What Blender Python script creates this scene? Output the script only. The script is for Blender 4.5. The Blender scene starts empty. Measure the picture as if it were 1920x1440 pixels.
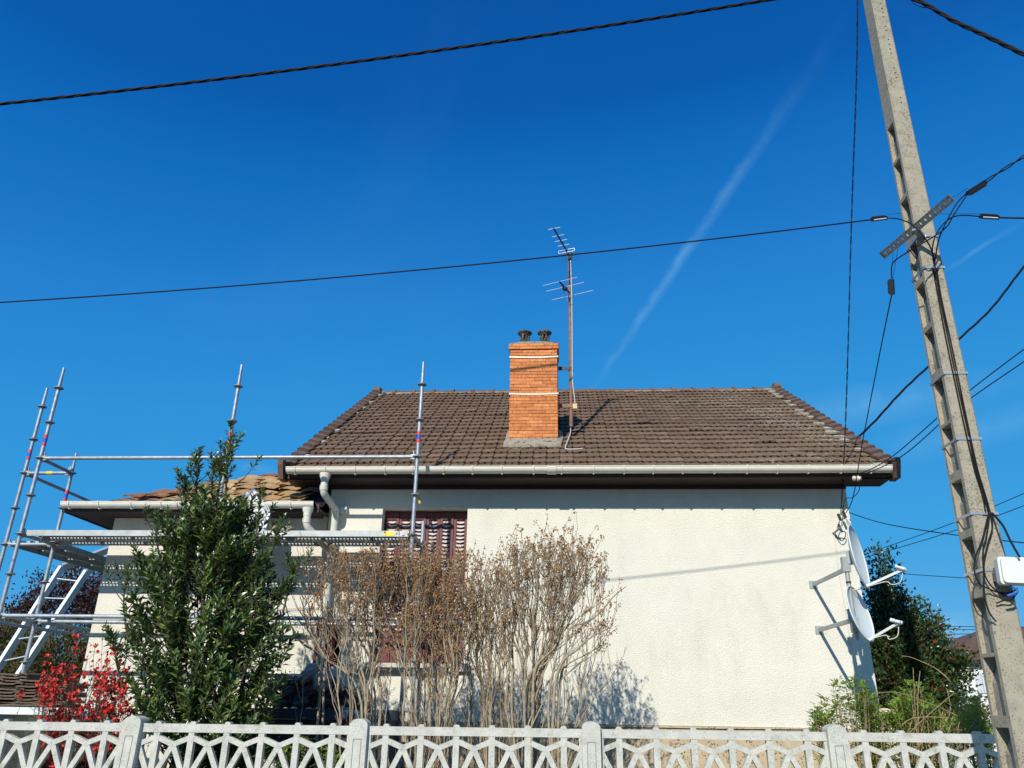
import bpy, math, random
from mathutils import Vector, Matrix, noise
random.seed(7)
R = math.radians
SC = bpy.context.scene
COL = SC.collection
V = Vector
# ------------------------------------------------------------------ camera
YAW, PIT, ROL, FPX = 0.06597938, 0.39615472, 0.01607886, 1440.0
EYE = V((0, 0, 1.6))
cF = V((-math.sin(YAW)*math.cos(PIT), math.cos(YAW)*math.cos(PIT), math.sin(PIT)))
_r = V((math.cos(YAW), math.sin(YAW), 0)); _u = _r.cross(cF)
cR = math.cos(ROL)*_r + math.sin(ROL)*_u
cU = -math.sin(ROL)*_r + math.cos(ROL)*_u
cam = bpy.data.cameras.new('camera'); cam.sensor_width = 36; cam.lens = 36*FPX/1920
cam.clip_start = 0.05; cam.clip_end = 2000
co = bpy.data.objects.new('camera', cam); COL.objects.link(co)
m = Matrix((cR, cU, -cF)).transposed().to_4x4(); m.translation = EYE
co.matrix_world = m; SC.camera = co

def ray(u, v): return cR*((u-960)/FPX) + cU*((720-v)/FPX) + cF
def at(u, v, Y):                       # the point on the plane y = Y seen at a photo pixel
    q = ray(u, v); return EYE + q*(Y/q.y)
def Yof(u, v, z):                      # same, on the level plane z
    q = ray(u, v); return EYE + q*((z-EYE.z)/q.z)
# ------------------------------------------------------------------ world, sun, exposure
SUN = V((0.30, 1.0, -0.67)).normalized()
w = bpy.data.worlds.new('World'); SC.world = w; w.use_nodes = True
nt = w.node_tree; nt.nodes.clear()
def N(t, typ, **k):
    n = t.nodes.new(typ)
    for a, b in k.items():
        if a == 'ins':
            for i, x in b.items(): n.inputs[i].default_value = x
        else: setattr(n, a, b)
    return n
def math_(t, op, a, b=None, c=None, clamp=False):
    n = t.nodes.new('ShaderNodeMath'); n.operation = op; n.use_clamp = clamp
    for i, x in enumerate((a, b, c)):
        if x is None: continue
        if isinstance(x, (int, float)): n.inputs[i].default_value = x
        else: t.links.new(x, n.inputs[i])
    return n.outputs[0]
def maprange(t, x, a, b, c=0., d=1.):
    n = t.nodes.new('ShaderNodeMapRange'); n.interpolation_type = 'SMOOTHSTEP'
    t.links.new(x, n.inputs[0])
    for i, q in enumerate((a, b, c, d)): n.inputs[i+1].default_value = q
    return n.outputs[0]
def dot(t, vec, n3):
    n = t.nodes.new('ShaderNodeVectorMath'); n.operation = 'DOT_PRODUCT'
    t.links.new(vec, n.inputs[0]); n.inputs[1].default_value = n3; return n.outputs['Value']
sky = N(nt, 'ShaderNodeTexSky', sky_type='NISHITA', sun_disc=False)
sky.sun_elevation = math.asin(-SUN.z); sky.sun_rotation = math.atan2(-SUN.x, -SUN.y)
sky.altitude = 0; sky.air_density = 1.0; sky.dust_density = 0.6; sky.ozone_density = 3.0
hs = N(nt, 'ShaderNodeHueSaturation', ins={'Saturation': 1.12, 'Value': 1.0})
nt.links.new(sky.outputs[0], hs.inputs['Color'])
# camera-like rendition of the sky: its brightness drives a measured scale of blues
sepc = N(nt, 'ShaderNodeSeparateColor'); nt.links.new(hs.outputs[0], sepc.inputs[0])
ramp = N(nt, 'ShaderNodeValToRGB'); ramp.color_ramp.interpolation = 'LINEAR'; el_ = ramp.color_ramp.elements
stops = [(0.0, (.002, .060, .30)), (.098, (.003, .088, .372)), (.113, (.0035, .105, .420)), (.128, (.006, .150, .510)), (.171, (.019, .222, .635)), (.24, (.030, .290, .700)), (.468, (.052, .368, .765)), (.72, (.110, .425, .785)), (1.0, (.13, .38, .66))]
el_[0].position = stops[0][0]; el_[0].color = (*stops[0][1], 1); el_[1].position = 1.0; el_[1].color = (*stops[-1][1], 1)
for p_, c_ in stops[1:-1]: q_ = el_.new(p_); q_.color = (*c_, 1)
nt.links.new(math_(nt, 'MULTIPLY', sepc.outputs[1], 0.102), ramp.inputs[0])
tint = N(nt, 'ShaderNodeVectorMath', operation='SCALE'); nt.links.new(ramp.outputs[0], tint.inputs[0]); tint.inputs['Scale'].default_value = 10.0
tc = N(nt, 'ShaderNodeTexCoord'); gd = tc.outputs['Generated']
nz = N(nt, 'ShaderNodeTexNoise', ins={'Scale': 26.0, 'Detail': 5.0, 'Roughness': 0.6}); nt.links.new(gd, nz.inputs['Vector'])
def streak(p0, p1, w0, w1, gain):
    a, b = ray(*p0).normalized(), ray(*p1).normalized()
    n = a.cross(b).normalized(); tdir = (b-a).normalized()
    ta, tb = a.dot(tdir), b.dot(tdir)
    dn = math_(nt, 'ADD', dot(nt, gd, n), math_(nt, 'MULTIPLY', math_(nt, 'SUBTRACT', nz.outputs['Fac'], 0.5), 0.012))
    dn = math_(nt, 'ABSOLUTE', dn)
    al = math_(nt, 'DIVIDE', math_(nt, 'SUBTRACT', dot(nt, gd, tdir), ta), tb-ta)
    wd = math_(nt, 'ADD', w0, math_(nt, 'MULTIPLY', al, w1-w0))
    core = math_(nt, 'SUBTRACT', 1.0, math_(nt, 'DIVIDE', dn, wd), clamp=True)
    ends = math_(nt, 'MULTIPLY', maprange(nt, al, -0.05, 0.3), maprange(nt, al, 1.05, 0.35))
    fwd = math_(nt, 'GREATER_THAN', dot(nt, gd, (a+b).normalized()), 0.5)
    r = math_(nt, 'MULTIPLY', math_(nt, 'MULTIPLY', core, ends), math_(nt, 'MULTIPLY', fwd, gain))
    return math_(nt, 'MULTIPLY', r, maprange(nt, nz.outputs['Fac'], 0.3, 0.7, 0.35, 1.2))
m1 = streak((1090, 760), (1590, 30), 0.0062, 0.0125, 0.40)
m2 = streak((1760, 515), (1960, 385), 0.004, 0.004, 0.35)
m3 = streak((1400, 800), (2050, 690), 0.034, 0.024, 0.34)
m4 = streak((1640, 850), (2150, 730), 0.024, 0.024, 0.32)
m5 = streak((1740, 1190), (1900, 1215), 0.035, 0.035, 0.95)
m6 = streak((430, 870), (560, 895), 0.008, 0.008, 0.25)
nz2 = N(nt, 'ShaderNodeTexNoise', ins={'Scale': 2.2, 'Detail': 6.0, 'Roughness': 0.62, 'Distortion': 0.6}); nt.links.new(gd, nz2.inputs['Vector'])
veil = maprange(nt, nz2.outputs['Fac'], 0.50, 0.85, 0.0, 0.05)
tot = veil
for q in (m1, m2, m3, m4, m5, m6): tot = math_(nt, 'ADD', tot, q)
add = N(nt, 'ShaderNodeMix', data_type='RGBA', blend_type='MIX')
nt.links.new(math_(nt, 'MULTIPLY', tot, 0.55, clamp=True), add.inputs[0])
nt.links.new(tint.outputs[0], add.inputs[6]); add.inputs[7].default_value = (3.0, 6.3, 9.2, 1)
bg = N(nt, 'ShaderNodeBackground', ins={'Strength': 0.10}); nt.links.new(add.outputs[2], bg.inputs[0])
wo = N(nt, 'ShaderNodeOutputWorld'); nt.links.new(bg.outputs[0], wo.inputs[0])
sl = bpy.data.lights.new('sun', 'SUN'); sl.energy = 5.0; sl.angle = R(0.53); sl.color = (1.0, 0.95, 0.86)
so = bpy.data.objects.new('sun', sl); COL.objects.link(so)
so.rotation_euler = SUN.to_track_quat('-Z', 'Y').to_euler(); so.location = (-6, -20, 16)
SC.view_settings.view_transform = 'Standard'; SC.view_settings.look = 'None'
SC.view_settings.gamma = 1; SC.view_settings.exposure = 0.0
SC.cycles.max_bounces = 6; SC.cycles.transparent_max_bounces = 8
# ------------------------------------------------------------------ mesh helper
ORG = {}
class MB:
    def __init__(s): s.v = []; s.f = []; s.sm = []
    def add(s, vs, fs, smooth=False):
        o = len(s.v); s.v += [tuple(x) for x in vs]
        for f in fs: s.f.append([i+o for i in f]); s.sm.append(smooth)
        return s
    def obox(s, c, ax, ay, az):
        c, ax, ay, az = V(c), V(ax), V(ay), V(az)
        p = [c+i*ax+j*ay+k*az for k in (-1, 1) for j in (-1, 1) for i in (-1, 1)]
        f = [(0,2,3,1), (4,5,7,6), (0,1,5,4), (2,6,7,3), (0,4,6,2), (1,3,7,5)]
        if ax.cross(ay).dot(az) < 0: f = [q[::-1] for q in f]
        return s.add(p, f)
    def box(s, a, b):
        a, b = V(a), V(b); c = (a+b)/2; h = (b-a)/2
        return s.obox(c, (h.x,0,0), (0,h.y,0), (0,0,h.z))
    def bevbox(s, a, b, r=0.005):
        # box with chamfered long edges in x
        x0, y0, z0 = a; x1, y1, z1 = b
        pr = [(y0+r,z0),(y1-r,z0),(y1,z0+r),(y1,z1-r),(y1-r,z1),(y0+r,z1),(y0,z1-r),(y0,z0+r)]
        n = 8; vs = [(x0,)+q for q in pr]+[(x1,)+q for q in pr]
        fs = [(i, (i+1)%n, (i+1)%n+n, i+n) for i in range(n)]+[tuple(range(n))[::-1], tuple(range(n, 2*n))]
        return s.add(vs, fs)
    def beam(s, p0, p1, w, h, up=(0,0,1)):
        p0, p1 = V(p0), V(p1); d = p1-p0; t = d.normalized(); up = V(up)
        sd = t.cross(up)
        if sd.length < 1e-4: sd = V((1,0,0))
        sd.normalize(); u = sd.cross(t)
        return s.obox((p0+p1)/2, sd*(w/2), t*(d.length/2), u*(h/2))
    def tube(s, pts, r, n=8, cap=True, smooth=True):
        pts = [V(p) for p in pts]; k = len(pts)
        rs = r if isinstance(r, (list, tuple)) else [r]*k
        t0 = (pts[1]-pts[0]).normalized(); a = t0.orthogonal().normalized()
        vs = []
        for i in range(k):
            t = (pts[min(i+1,k-1)]-pts[max(i-1,0)])
            t = t.normalized() if t.length > 1e-9 else t0
            a = (a - t*a.dot(t)); a = a.normalized() if a.length > 1e-6 else t.orthogonal().normalized()
            b = t.cross(a)
            for j in range(n):
                g = 2*math.pi*j/n; vs.append(pts[i]+(a*math.cos(g)+b*math.sin(g))*rs[i])
        fs = [(i*n+j, i*n+(j+1)%n, (i+1)*n+(j+1)%n, (i+1)*n+j) for i in range(k-1) for j in range(n)]
        s.add(vs, fs, smooth)
        if cap and n > 3:
            s.add(vs[:n], [tuple(range(n))[::-1]]); s.add(vs[-n:], [tuple(range(n))])
        return s
    def lathe(s, c, axis, prof, n=16, smooth=True, xref=None):
        c, t = V(c), V(axis).normalized(); a = V(xref) if xref else t.orthogonal().normalized(); b = t.cross(a)
        vs = []
        for (r, h) in prof:
            for j in range(n):
                g = 2*math.pi*j/n; vs.append(c+t*h+(a*math.cos(g)+b*math.sin(g))*r)
        k = len(prof)
        fs = [(i*n+j, i*n+(j+1)%n, (i+1)*n+(j+1)%n, (i+1)*n+j) for i in range(k-1) for j in range(n)]
        return s.add(vs, fs, smooth)
    def prism(s, poly, ext, ):
        n = len(poly); e = V(ext); p = [V(q) for q in poly]
        vs = p+[q+e for q in p]
        fs = [(i, (i+1)%n, (i+1)%n+n, i+n) for i in range(n)]+[tuple(range(n))[::-1], tuple(range(n, 2*n))]
        return s.add(vs, fs)
    def leaf(s, p, d, nrm, L, W, fold=0.25):
        d = d.normalized(); sd = d.cross(nrm)
        if sd.length < 1e-4: sd = d.orthogonal()
        sd.normalize(); up = sd.cross(d)
        md = p+d*(L*0.5)
        o = len(s.v)
        s.v += [tuple(p), tuple(md+sd*(W/2)+up*(W*fold)), tuple(p+d*L-up*(L*.08)), tuple(md), tuple(md-sd*(W/2)+up*(W*fold))]
        s.f += [[o, o+1, o+2, o+3], [o, o+3, o+2, o+4]]; s.sm += [False, False]
    def build(s, name, mat, parent=None, base=None, kind=None):
        me = bpy.data.meshes.new(name)
        org = ORG[parent.name] if parent else V(base or (0,0,0))
        ox, oy, oz = org
        me.from_pydata([(x-ox, y-oy, z-oz) for x, y, z in s.v], [], s.f)
        me.polygons.foreach_set('use_smooth', s.sm)
        me.materials.append(mat); me.update()
        o = bpy.data.objects.new(name, me); COL.objects.link(o)
        if parent: o.parent = parent
        else: o.location = org
        ORG[o.name] = org
        if kind: o['kind'] = kind
        return o
def tag(o, label, cat, group=None):
    o['label'] = label; o['category'] = cat
    if group: o['group'] = group
    return o
def thing(name, label, cat, base, group=None):
    o = bpy.data.objects.new(name, None); COL.objects.link(o); o.location = base; o.empty_display_size = .2
    ORG[o.name] = V(base); return tag(o, label, cat, group)
# ------------------------------------------------------------------ materials
def mat(name, col, rough=0.7, var=0.0, vscale=6.0, bump=0.0, bscale=60.0, metal=0.0, island=0.0, col2=None, spec=0.4, trans=0.0, isl_col=None, bdist=0.01, bdetail=4.0, coords='Object'):
    mt = bpy.data.materials.new(name); mt.use_nodes = True; t = mt.node_tree; t.nodes.clear()
    b = N(t, 'ShaderNodeBsdfPrincipled'); out = N(t, 'ShaderNodeOutputMaterial')
    b.inputs['Roughness'].default_value = rough; b.inputs['Metallic'].default_value = metal
    b.inputs['Specular IOR Level'].default_value = spec
    tcn = N(t, 'ShaderNodeTexCoord'); vec = tcn.outputs[coords]
    rgb = N(t, 'ShaderNodeRGB'); rgb.outputs[0].default_value = (*col, 1); c = rgb.outputs[0]
    if isl_col or island:
        g = N(t, 'ShaderNodeNewGeometry'); ri = g.outputs['Random Per Island']
    if isl_col:
        cr = N(t, 'ShaderNodeValToRGB'); e = cr.color_ramp.elements
        cs = [col]+list(isl_col); k = len(cs)
        e[0].color = (*cs[0], 1); e[0].position = 0; e[1].color = (*cs[-1], 1); e[1].position = 1
        for i in range(1, k-1): q = e.new(i/(k-1)); q.color = (*cs[i], 1)
        t.links.new(ri, cr.inputs[0]); c = cr.outputs[0]
    if col2 is not None or var:
        nn = N(t, 'ShaderNodeTexNoise', ins={'Scale': vscale, 'Detail': 8.0, 'Roughness': 0.65}); t.links.new(vec, nn.inputs['Vector'])
        if col2 is not None:
            mx = N(t, 'ShaderNodeMix', data_type='RGBA'); t.links.new(maprange(t, nn.outputs['Fac'], .42, .62), mx.inputs[0])
            t.links.new(c, mx.inputs[6]); mx.inputs[7].default_value = (*col2, 1); c = mx.outputs[2]
        if var:
            mx = N(t, 'ShaderNodeMix', data_type='RGBA', blend_type='MULTIPLY'); mx.inputs[0].default_value = 1
            vv = maprange(t, nn.outputs['Fac'], .25, .75, 1-var, 1+var)
            cb = N(t, 'ShaderNodeCombineColor'); [t.links.new(vv, cb.inputs[i]) for i in range(3)]
            t.links.new(c, mx.inputs[6]); t.links.new(cb.outputs[0], mx.inputs[7]); c = mx.outputs[2]
    if island:
        mx = N(t, 'ShaderNodeMix', data_type='RGBA', blend_type='MULTIPLY'); mx.inputs[0].default_value = 1
        vv = math_(t, 'ADD', math_(t, 'MULTIPLY', ri, 2*island), 1-island)
        cb = N(t, 'ShaderNodeCombineColor'); [t.links.new(vv, cb.inputs[i]) for i in range(3)]
        t.links.new(c, mx.inputs[6]); t.links.new(cb.outputs[0], mx.inputs[7]); c = mx.outputs[2]
    t.links.new(c, b.inputs['Base Color'])
    if bump:
        bn = N(t, 'ShaderNodeTexNoise', ins={'Scale': bscale, 'Detail': bdetail, 'Roughness': 0.6}); t.links.new(vec, bn.inputs['Vector'])
        bu = N(t, 'ShaderNodeBump', ins={'Strength': bump, 'Distance': bdist}); t.links.new(bn.outputs['Fac'], bu.inputs['Height'])
        t.links.new(bu.outputs[0], b.inputs['Normal'])
    sh = b.outputs[0]
    if trans:
        tr = N(t, 'ShaderNodeBsdfTranslucent'); t.links.new(c, tr.inputs[0])
        ms = N(t, 'ShaderNodeMixShader'); ms.inputs[0].default_value = trans
        t.links.new(sh, ms.inputs[1]); t.links.new(tr.outputs[0], ms.inputs[2]); sh = ms.outputs[0]
    t.links.new(sh, out.inputs[0]); mt['bsdf'] = 1
    return mt, t, b, c, vec
def M_(*a, **k): return mat(*a, **k)[0]

def stucco_mat(name, col, dirt=0.5):
    mt, t, b, c, vec = mat(name, col, rough=0.95, var=0.05, vscale=1.3, spec=0.15)
    # lumpy render coat
    n1 = N(t, 'ShaderNodeTexNoise', ins={'Scale': 74.0, 'Detail': 6.0, 'Roughness': 0.6, 'Distortion': 0.1}); t.links.new(vec, n1.inputs['Vector'])
    vo = N(t, 'ShaderNodeTexVoronoi', feature='SMOOTH_F1', ins={'Scale': 46.0, 'Smoothness': 0.8}); t.links.new(vec, vo.inputs['Vector'])
    h = math_(t, 'ADD', maprange(t, n1.outputs['Fac'], .35, .7), math_(t, 'MULTIPLY', vo.outputs['Distance'], 0.5))
    bu = N(t, 'ShaderNodeBump', ins={'Strength': 0.5, 'Distance': 0.011}); t.links.new(h, bu.inputs['Height']); t.links.new(bu.outputs[0], b.inputs['Normal'])
    # rain streaks and grime: noise stretched downwards
    mp = N(t, 'ShaderNodeMapping', ins={'Scale': (1.6, 1.6, 0.8)}); t.links.new(vec, mp.inputs[0])
    n2 = N(t, 'ShaderNodeTexNoise', ins={'Scale': 1.6, 'Detail': 7.0, 'Roughness': 0.7}); t.links.new(mp.outputs[0], n2.inputs['Vector'])
    mx = N(t, 'ShaderNodeMix', data_type='RGBA', blend_type='MULTIPLY')
    t.links.new(maprange(t, n2.outputs['Fac'], .46, .8, 0, dirt), mx.inputs[0]); t.links.new(c, mx.inputs[6]); mx.inputs[7].default_value = (.72, .70, .64, 1)
    n5 = N(t, 'ShaderNodeTexNoise', ins={'Scale': 75.0, 'Detail': 2.0, 'Roughness': .5}); t.links.new(vec, n5.inputs['Vector'])
    n6 = N(t, 'ShaderNodeTexNoise', ins={'Scale': 1.1, 'Detail': 4.0}); t.links.new(vec, n6.inputs['Vector'])
    mk = math_(t, 'MULTIPLY', maprange(t, n5.outputs['Fac'], .60, .70), maprange(t, n6.outputs['Fac'], .35, .7, .15, .75))
    m5_ = N(t, 'ShaderNodeMix', data_type='RGBA', blend_type='MULTIPLY'); t.links.new(mk, m5_.inputs[0]); t.links.new(mx.outputs[2], m5_.inputs[6]); m5_.inputs[7].default_value = (.55, .50, .42, 1)
    t.links.new(m5_.outputs[2], b.inputs['Base Color'])
    return mt
def concrete_mat(name, col, pit=0.5, mossy=0.0, pscale=55, speck=0):
    mt, t, b, c, vec = mat(name, col, rough=0.9, var=0.12, vscale=9, spec=0.2)
    vo = N(t, 'ShaderNodeTexVoronoi', ins={'Scale': pscale, 'Randomness': 1.0}); t.links.new(vec, vo.inputs['Vector'])
    nn = N(t, 'ShaderNodeTexNoise', ins={'Scale': 5.0, 'Detail': 5.0}); t.links.new(vec, nn.inputs['Vector'])
    thr = math_(t, 'MULTIPLY', maprange(t, nn.outputs['Fac'], .30, .62), 0.40)
    spot = math_(t, 'LESS_THAN', vo.outputs['Distance'], thr)
    if speck:
        sn = N(t, 'ShaderNodeTexNoise', ins={'Scale': speck, 'Detail': 2.0, 'Roughness': .6}); t.links.new(vec, sn.inputs['Vector'])
        spot = maprange(t, math_(t, 'ADD', sn.outputs['Fac'], maprange(t, nn.outputs['Fac'], .3, .7, -.05, .045)), .58, .62)
    mx = N(t, 'ShaderNodeMix', data_type='RGBA', blend_type='MULTIPLY'); t.links.new(math_(t, 'MULTIPLY', spot, pit), mx.inputs[0])
    t.links.new(c, mx.inputs[6]); mx.inputs[7].default_value = (.25, .23, .19, 1)
    c2 = mx.outputs[2]
    if mossy:
        n3 = N(t, 'ShaderNodeTexNoise', ins={'Scale': 14.0, 'Detail': 8.0, 'Roughness': .75}); t.links.new(vec, n3.inputs['Vector'])
        mx2 = N(t, 'ShaderNodeMix', data_type='RGBA', blend_type='MULTIPLY'); t.links.new(maprange(t, n3.outputs['Fac'], .5, .75, 0, mossy), mx2.inputs[0])
        t.links.new(c2, mx2.inputs[6]); mx2.inputs[7].default_value = (.45, .46, .36, 1); c2 = mx2.outputs[2]
    t.links.new(c2, b.inputs['Base Color'])
    n4 = N(t, 'ShaderNodeTexNoise', ins={'Scale': 120.0, 'Detail': 3.0}); t.links.new(vec, n4.inputs['Vector'])
    bu = N(t, 'ShaderNodeBump', ins={'Strength': 0.35, 'Distance': 0.004}); t.links.new(n4.outputs['Fac'], bu.inputs['Height']); t.links.new(bu.outputs[0], b.inputs['Normal'])
    return mt
def tile_mat(name, cols, lichen=0.75):
    mt, t, b, c, vec = mat(name, cols[0], rough=0.85, var=0.28, vscale=18, isl_col=cols[1:], island=0.14, bump=0.5, bscale=140, bdist=.004, spec=.25)
    n1 = N(t, 'ShaderNodeTexNoise', ins={'Scale': 21.0, 'Detail': 6.0, 'Roughness': .7}); t.links.new(vec, n1.inputs['Vector'])
    n2 = N(t, 'ShaderNodeTexNoise', ins={'Scale': 0.9, 'Detail': 3.0}); t.links.new(vec, n2.inputs['Vector'])
    sx = N(t, 'ShaderNodeSeparateXYZ'); t.links.new(vec, sx.inputs[0])
    big = math_(t, 'ADD', maprange(t, n2.outputs['Fac'], .35, .7, 0, .10), maprange(t, sx.outputs[0], -1.0, 4.2, 0, .10))
    msk = maprange(t, math_(t, 'ADD', n1.outputs['Fac'], big), .685, .76, 0, lichen)
    mx = N(t, 'ShaderNodeMix', data_type='RGBA'); t.links.new(msk, mx.inputs[0]); t.links.new(c, mx.inputs[6]); mx.inputs[7].default_value = (.42, .39, .31, 1)
    # olive moss film
    n3 = N(t, 'ShaderNodeTexNoise', ins={'Scale': 3.0, 'Detail': 6.0, 'Roughness': .7}); t.links.new(vec, n3.inputs['Vector'])
    mm = math_(t, 'MULTIPLY', maprange(t, n3.outputs['Fac'], .45, .75), maprange(t, sx.outputs[0], -2.5, 1.5, .15, .75))
    m2 = N(t, 'ShaderNodeMix', data_type='RGBA'); t.links.new(mm, m2.inputs[0]); t.links.new(mx.outputs[2], m2.inputs[6]); m2.inputs[7].default_value = (.165, .135, .080, 1)
    t.links.new(m2.outputs[2], b.inputs['Base Color'])
    return mt
STUCCO = stucco_mat('stucco', (.745, .71, .605))
STUCCOW = stucco_mat('stucco_wing', (.73, .695, .595), .35)
PEBBLE = concrete_mat('pebbledash', (.47, .38, .25), 0.8, 0.2, 40)
REVEAL = M_('reveal', (.55, .51, .44), .9, var=.1, bump=.2)
TILE = tile_mat('roof_tile_clay', [(.155, .096, .062), (.188, .118, .075), (.135, .088, .060), (.172, .115, .078)])
RIDGE = M_('ridge_tile_clay', (.135, .085, .065), .85, var=.25, vscale=15, bump=.3, island=.15)
MORTARW = M_('ridge_mortar', (.33, .29, .23), .95, var=.35, vscale=20, bump=.5, bscale=40)
DKWOOD = M_('dark_brown_wood', (.035, .018, .015), .6, var=.2, vscale=8)
SOFFIT = M_('soffit_wood', (.035, .022, .019), .7, var=.2, vscale=8)
GUT = M_('cream_pvc', (.70, .67, .57), .45, var=.06, vscale=7)
GUTW = M_('grey_pvc', (.60, .58, .50), .5, var=.10, vscale=7)
BRICK = mat('chimney_brick', (.60, .20, .062), .9, var=.25, vscale=22, isl_col=[(.60, .215, .07), (.48, .16, .055), (.57, .23, .08), (.62, .20, .065)], island=.12, bump=.35, bscale=90, bdist=.004)[0]
MORTAR = M_('brick_mortar', (.30, .20, .13), .95, var=.2)
CEMENT = concrete_mat('cement', (.30, .26, .20), .9, 1.0, 60, 26)
POTM = M_('sooty_pot', (.035, .033, .03), .8, var=.6, vscale=25, col2=(.12, .11, .095))
STRAP = M_('zinc_strap', (.44, .41, .37), .45, var=.2, vscale=20, metal=.3)
SHUT = M_('maroon_shutter', (.130, .032, .028), .5, var=.15, vscale=10)
LOUV = M_('sunlit_louvre', (.55, .49, .49), .5, var=.1)  # off-white puts the sun catching the slats into their colour
POLE = concrete_mat('pole_concrete', (.345, .31, .235), .66, .75, 34, 72)
FENCE = concrete_mat('fence_concrete', (.50, .495, .44), .30, .7, 70, 66)
GALV = M_('galvanised_steel', (.33, .36, .39), .5, var=.25, vscale=14, metal=.45, bump=.1, bscale=80)
GALVD = M_('dull_steel', (.24, .25, .26), .6, var=.2, vscale=10, metal=.35)
DECKM = M_('deck_steel', (.40, .42, .41), .55, var=.2, vscale=9, metal=.25)
ALU = M_('aluminium', (.50, .54, .57), .4, var=.08, metal=.5)
BLACK = M_('black_cable', (.010, .010, .012), .6, spec=.15)
BLACKP = M_('black_plastic', (.02, .02, .022), .5)
STEELB = M_('shiny_band', (.45, .47, .50), .38, metal=.6, var=.2)
RUST = M_('rusty_mast', (.23, .12, .085), .75, var=.35, vscale=16)
ELEM = M_('aluminium_rod', (.78, .8, .83), .35, metal=.3)
DISH = M_('dish_paint', (.60, .63, .62), .5, var=.03)
DISHD = M_('dish_bracket', (.33, .35, .35), .55, var=.15, metal=.3)
WCABLE = M_('white_cable', (.62, .60, .55), .5)
LAUREL = M_('laurel_leaf', (.070, .115, .028), .24, isl_col=[(.045, .082, .024), (.11, .165, .038), (.032, .062, .020), (.22, .28, .06), (.065, .11, .028)], trans=.12, spec=.55)
STEMG = M_('green_stem', (.06, .055, .03), .8, var=.2)
BARK = M_('pale_bark', (.33, .27, .18), .9, var=.3, vscale=25, bump=.4, bscale=60)
BARKD = M_('dark_bark', (.09, .07, .05), .9, var=.3, vscale=20)
TWIG = M_('thin_twig', (.31, .235, .16), .9, var=.3, vscale=12)
POD = M_('dry_pod', (.40, .20, .07), .85, isl_col=[(.30, .15, .06), (.48, .25, .09), (.18, .10, .05), (.50, .32, .15)], trans=.1)
REDF = M_('red_petal', (.58, .018, .014), .5, isl_col=[(.48, .012, .012), (.68, .05, .025), (.34, .008, .010)], trans=.12)
QLEAF = M_('small_leaf', (.06, .075, .02), .55, isl_col=[(.09, .05, .02), (.05, .08, .02)], trans=.2)
HOLLY = M_('dark_shrub_leaf', (.030, .055, .016), .33, isl_col=[(.04, .075, .02), (.09, .10, .022), (.018, .034, .012), (.06, .11, .03)], trans=.08, spec=.5)
REDL = M_('reddish_leaf', (.28, .02, .015), .5, isl_col=[(.35, .04, .02)], trans=.15)
LIME = M_('fresh_leaf', (.27, .38, .05), .5, isl_col=[(.17, .28, .04), (.36, .44, .08), (.22, .32, .06)], trans=.38)
PLUM = M_('plum_leaf', (.05, .018, .016), .5, isl_col=[(.085, .03, .022), (.035, .014, .014), (.12, .05, .04)], trans=.2)
HEDGE = M_('hedge_leaf', (.07, .085, .02), .6, isl_col=[(.12, .10, .03), (.045, .06, .016), (.14, .085, .03), (.05, .07, .02)], trans=.2)
TWH = M_('straw_stem', (.34, .24, .13), .85, var=.3)
# ------------------------------------------------------------------ ground
g = MB(); nx = 40
def gh(x, y): return 0.03*noise.noise(V((x*.3, y*.3, 0)))
vs = []; fs = []
xs = [-60+3*i for i in range(41)]; ys = [7.26]+[8+2*i for i in range(40)]
for y in ys:
    for x in xs: vs.append((x, y, 0.02+gh(x, y)))
for j in range(len(ys)-1):
    for i in range(40): fs.append((j*41+i, j*41+i+1, (j+1)*41+i+1, (j+1)*41+i))
GRASSM = M_('garden_soil', (.06, .075, .025), .95, var=.4, vscale=2, col2=(.10, .075, .05), bump=.6, bscale=20)
g.add(vs, fs); g.build('ground', GRASSM, kind='structure')
MB().add([(-900,-900,-.03),(900,-900,-.03),(900,900,-.03),(-900,900,-.03)], [(0,1,2,3)]).build('terrain', M_('far_ground', (.10,.10,.06), .95, var=.3, vscale=.2), kind='structure')
MB().add([(-60,-8,-.02),(60,-8,-.02),(60,4.6,-.02),(-60,4.6,-.02)], [(0,1,2,3)]).build('road', M_('asphalt', (.13,.125,.115), .9, var=.2, bump=.4, bscale=120), kind='structure')
MB().box((-60,4.6,-.1), (60,7.26,.0)).build('pavement', M_('pavement', (.34,.31,.26), .9, var=.2, vscale=1.5, bump=.3), kind='structure')
MB().box((-60,4.42,-.1), (60,4.596,.012)).build('kerb', M_('kerb_stone', (.33,.32,.29), .9, var=.15), kind='structure')
gs = MB()
for i in range(9000):
    x = random.uniform(-9, 9); y = random.uniform(7.35, 10.1)
    p = V((x, y, .02)); h = random.uniform(.05, .16)
    gs.leaf(p, V((random.uniform(-.5,.5), random.uniform(-.5,.5), 1)), V((random.uniform(-1,1), -1, .1)), h, .012, .1)
o = gs.build('grass', M_('grass_blade', (.07,.12,.025), .6, isl_col=[(.10,.14,.03),(.05,.08,.02)], trans=.2)); o['kind'] = 'stuff'
tag(o, 'rough green grass growing in the garden behind the concrete fence', 'grass')
# ------------------------------------------------------------------ MAIN HOUSE
WY = 10.2; XL, XR = -3.15, 3.79; ZW = 4.375
S = 0.644; SANG = math.atan(S)
VL, VR = -3.74, 4.31                    # verge lines
EY = 9.78; EZ = at(900, 877, 9.78).z    # tile edge at the eave
RY = 14.45; RZ = EZ+S*(RY-EY)-.02
BY = 2*RY-EY; BW = 2*RY-WY
house = thing('house', 'cream rendered house with brown tiled roof and orange brick chimney', 'house', (0.3, WY, 0))
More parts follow.
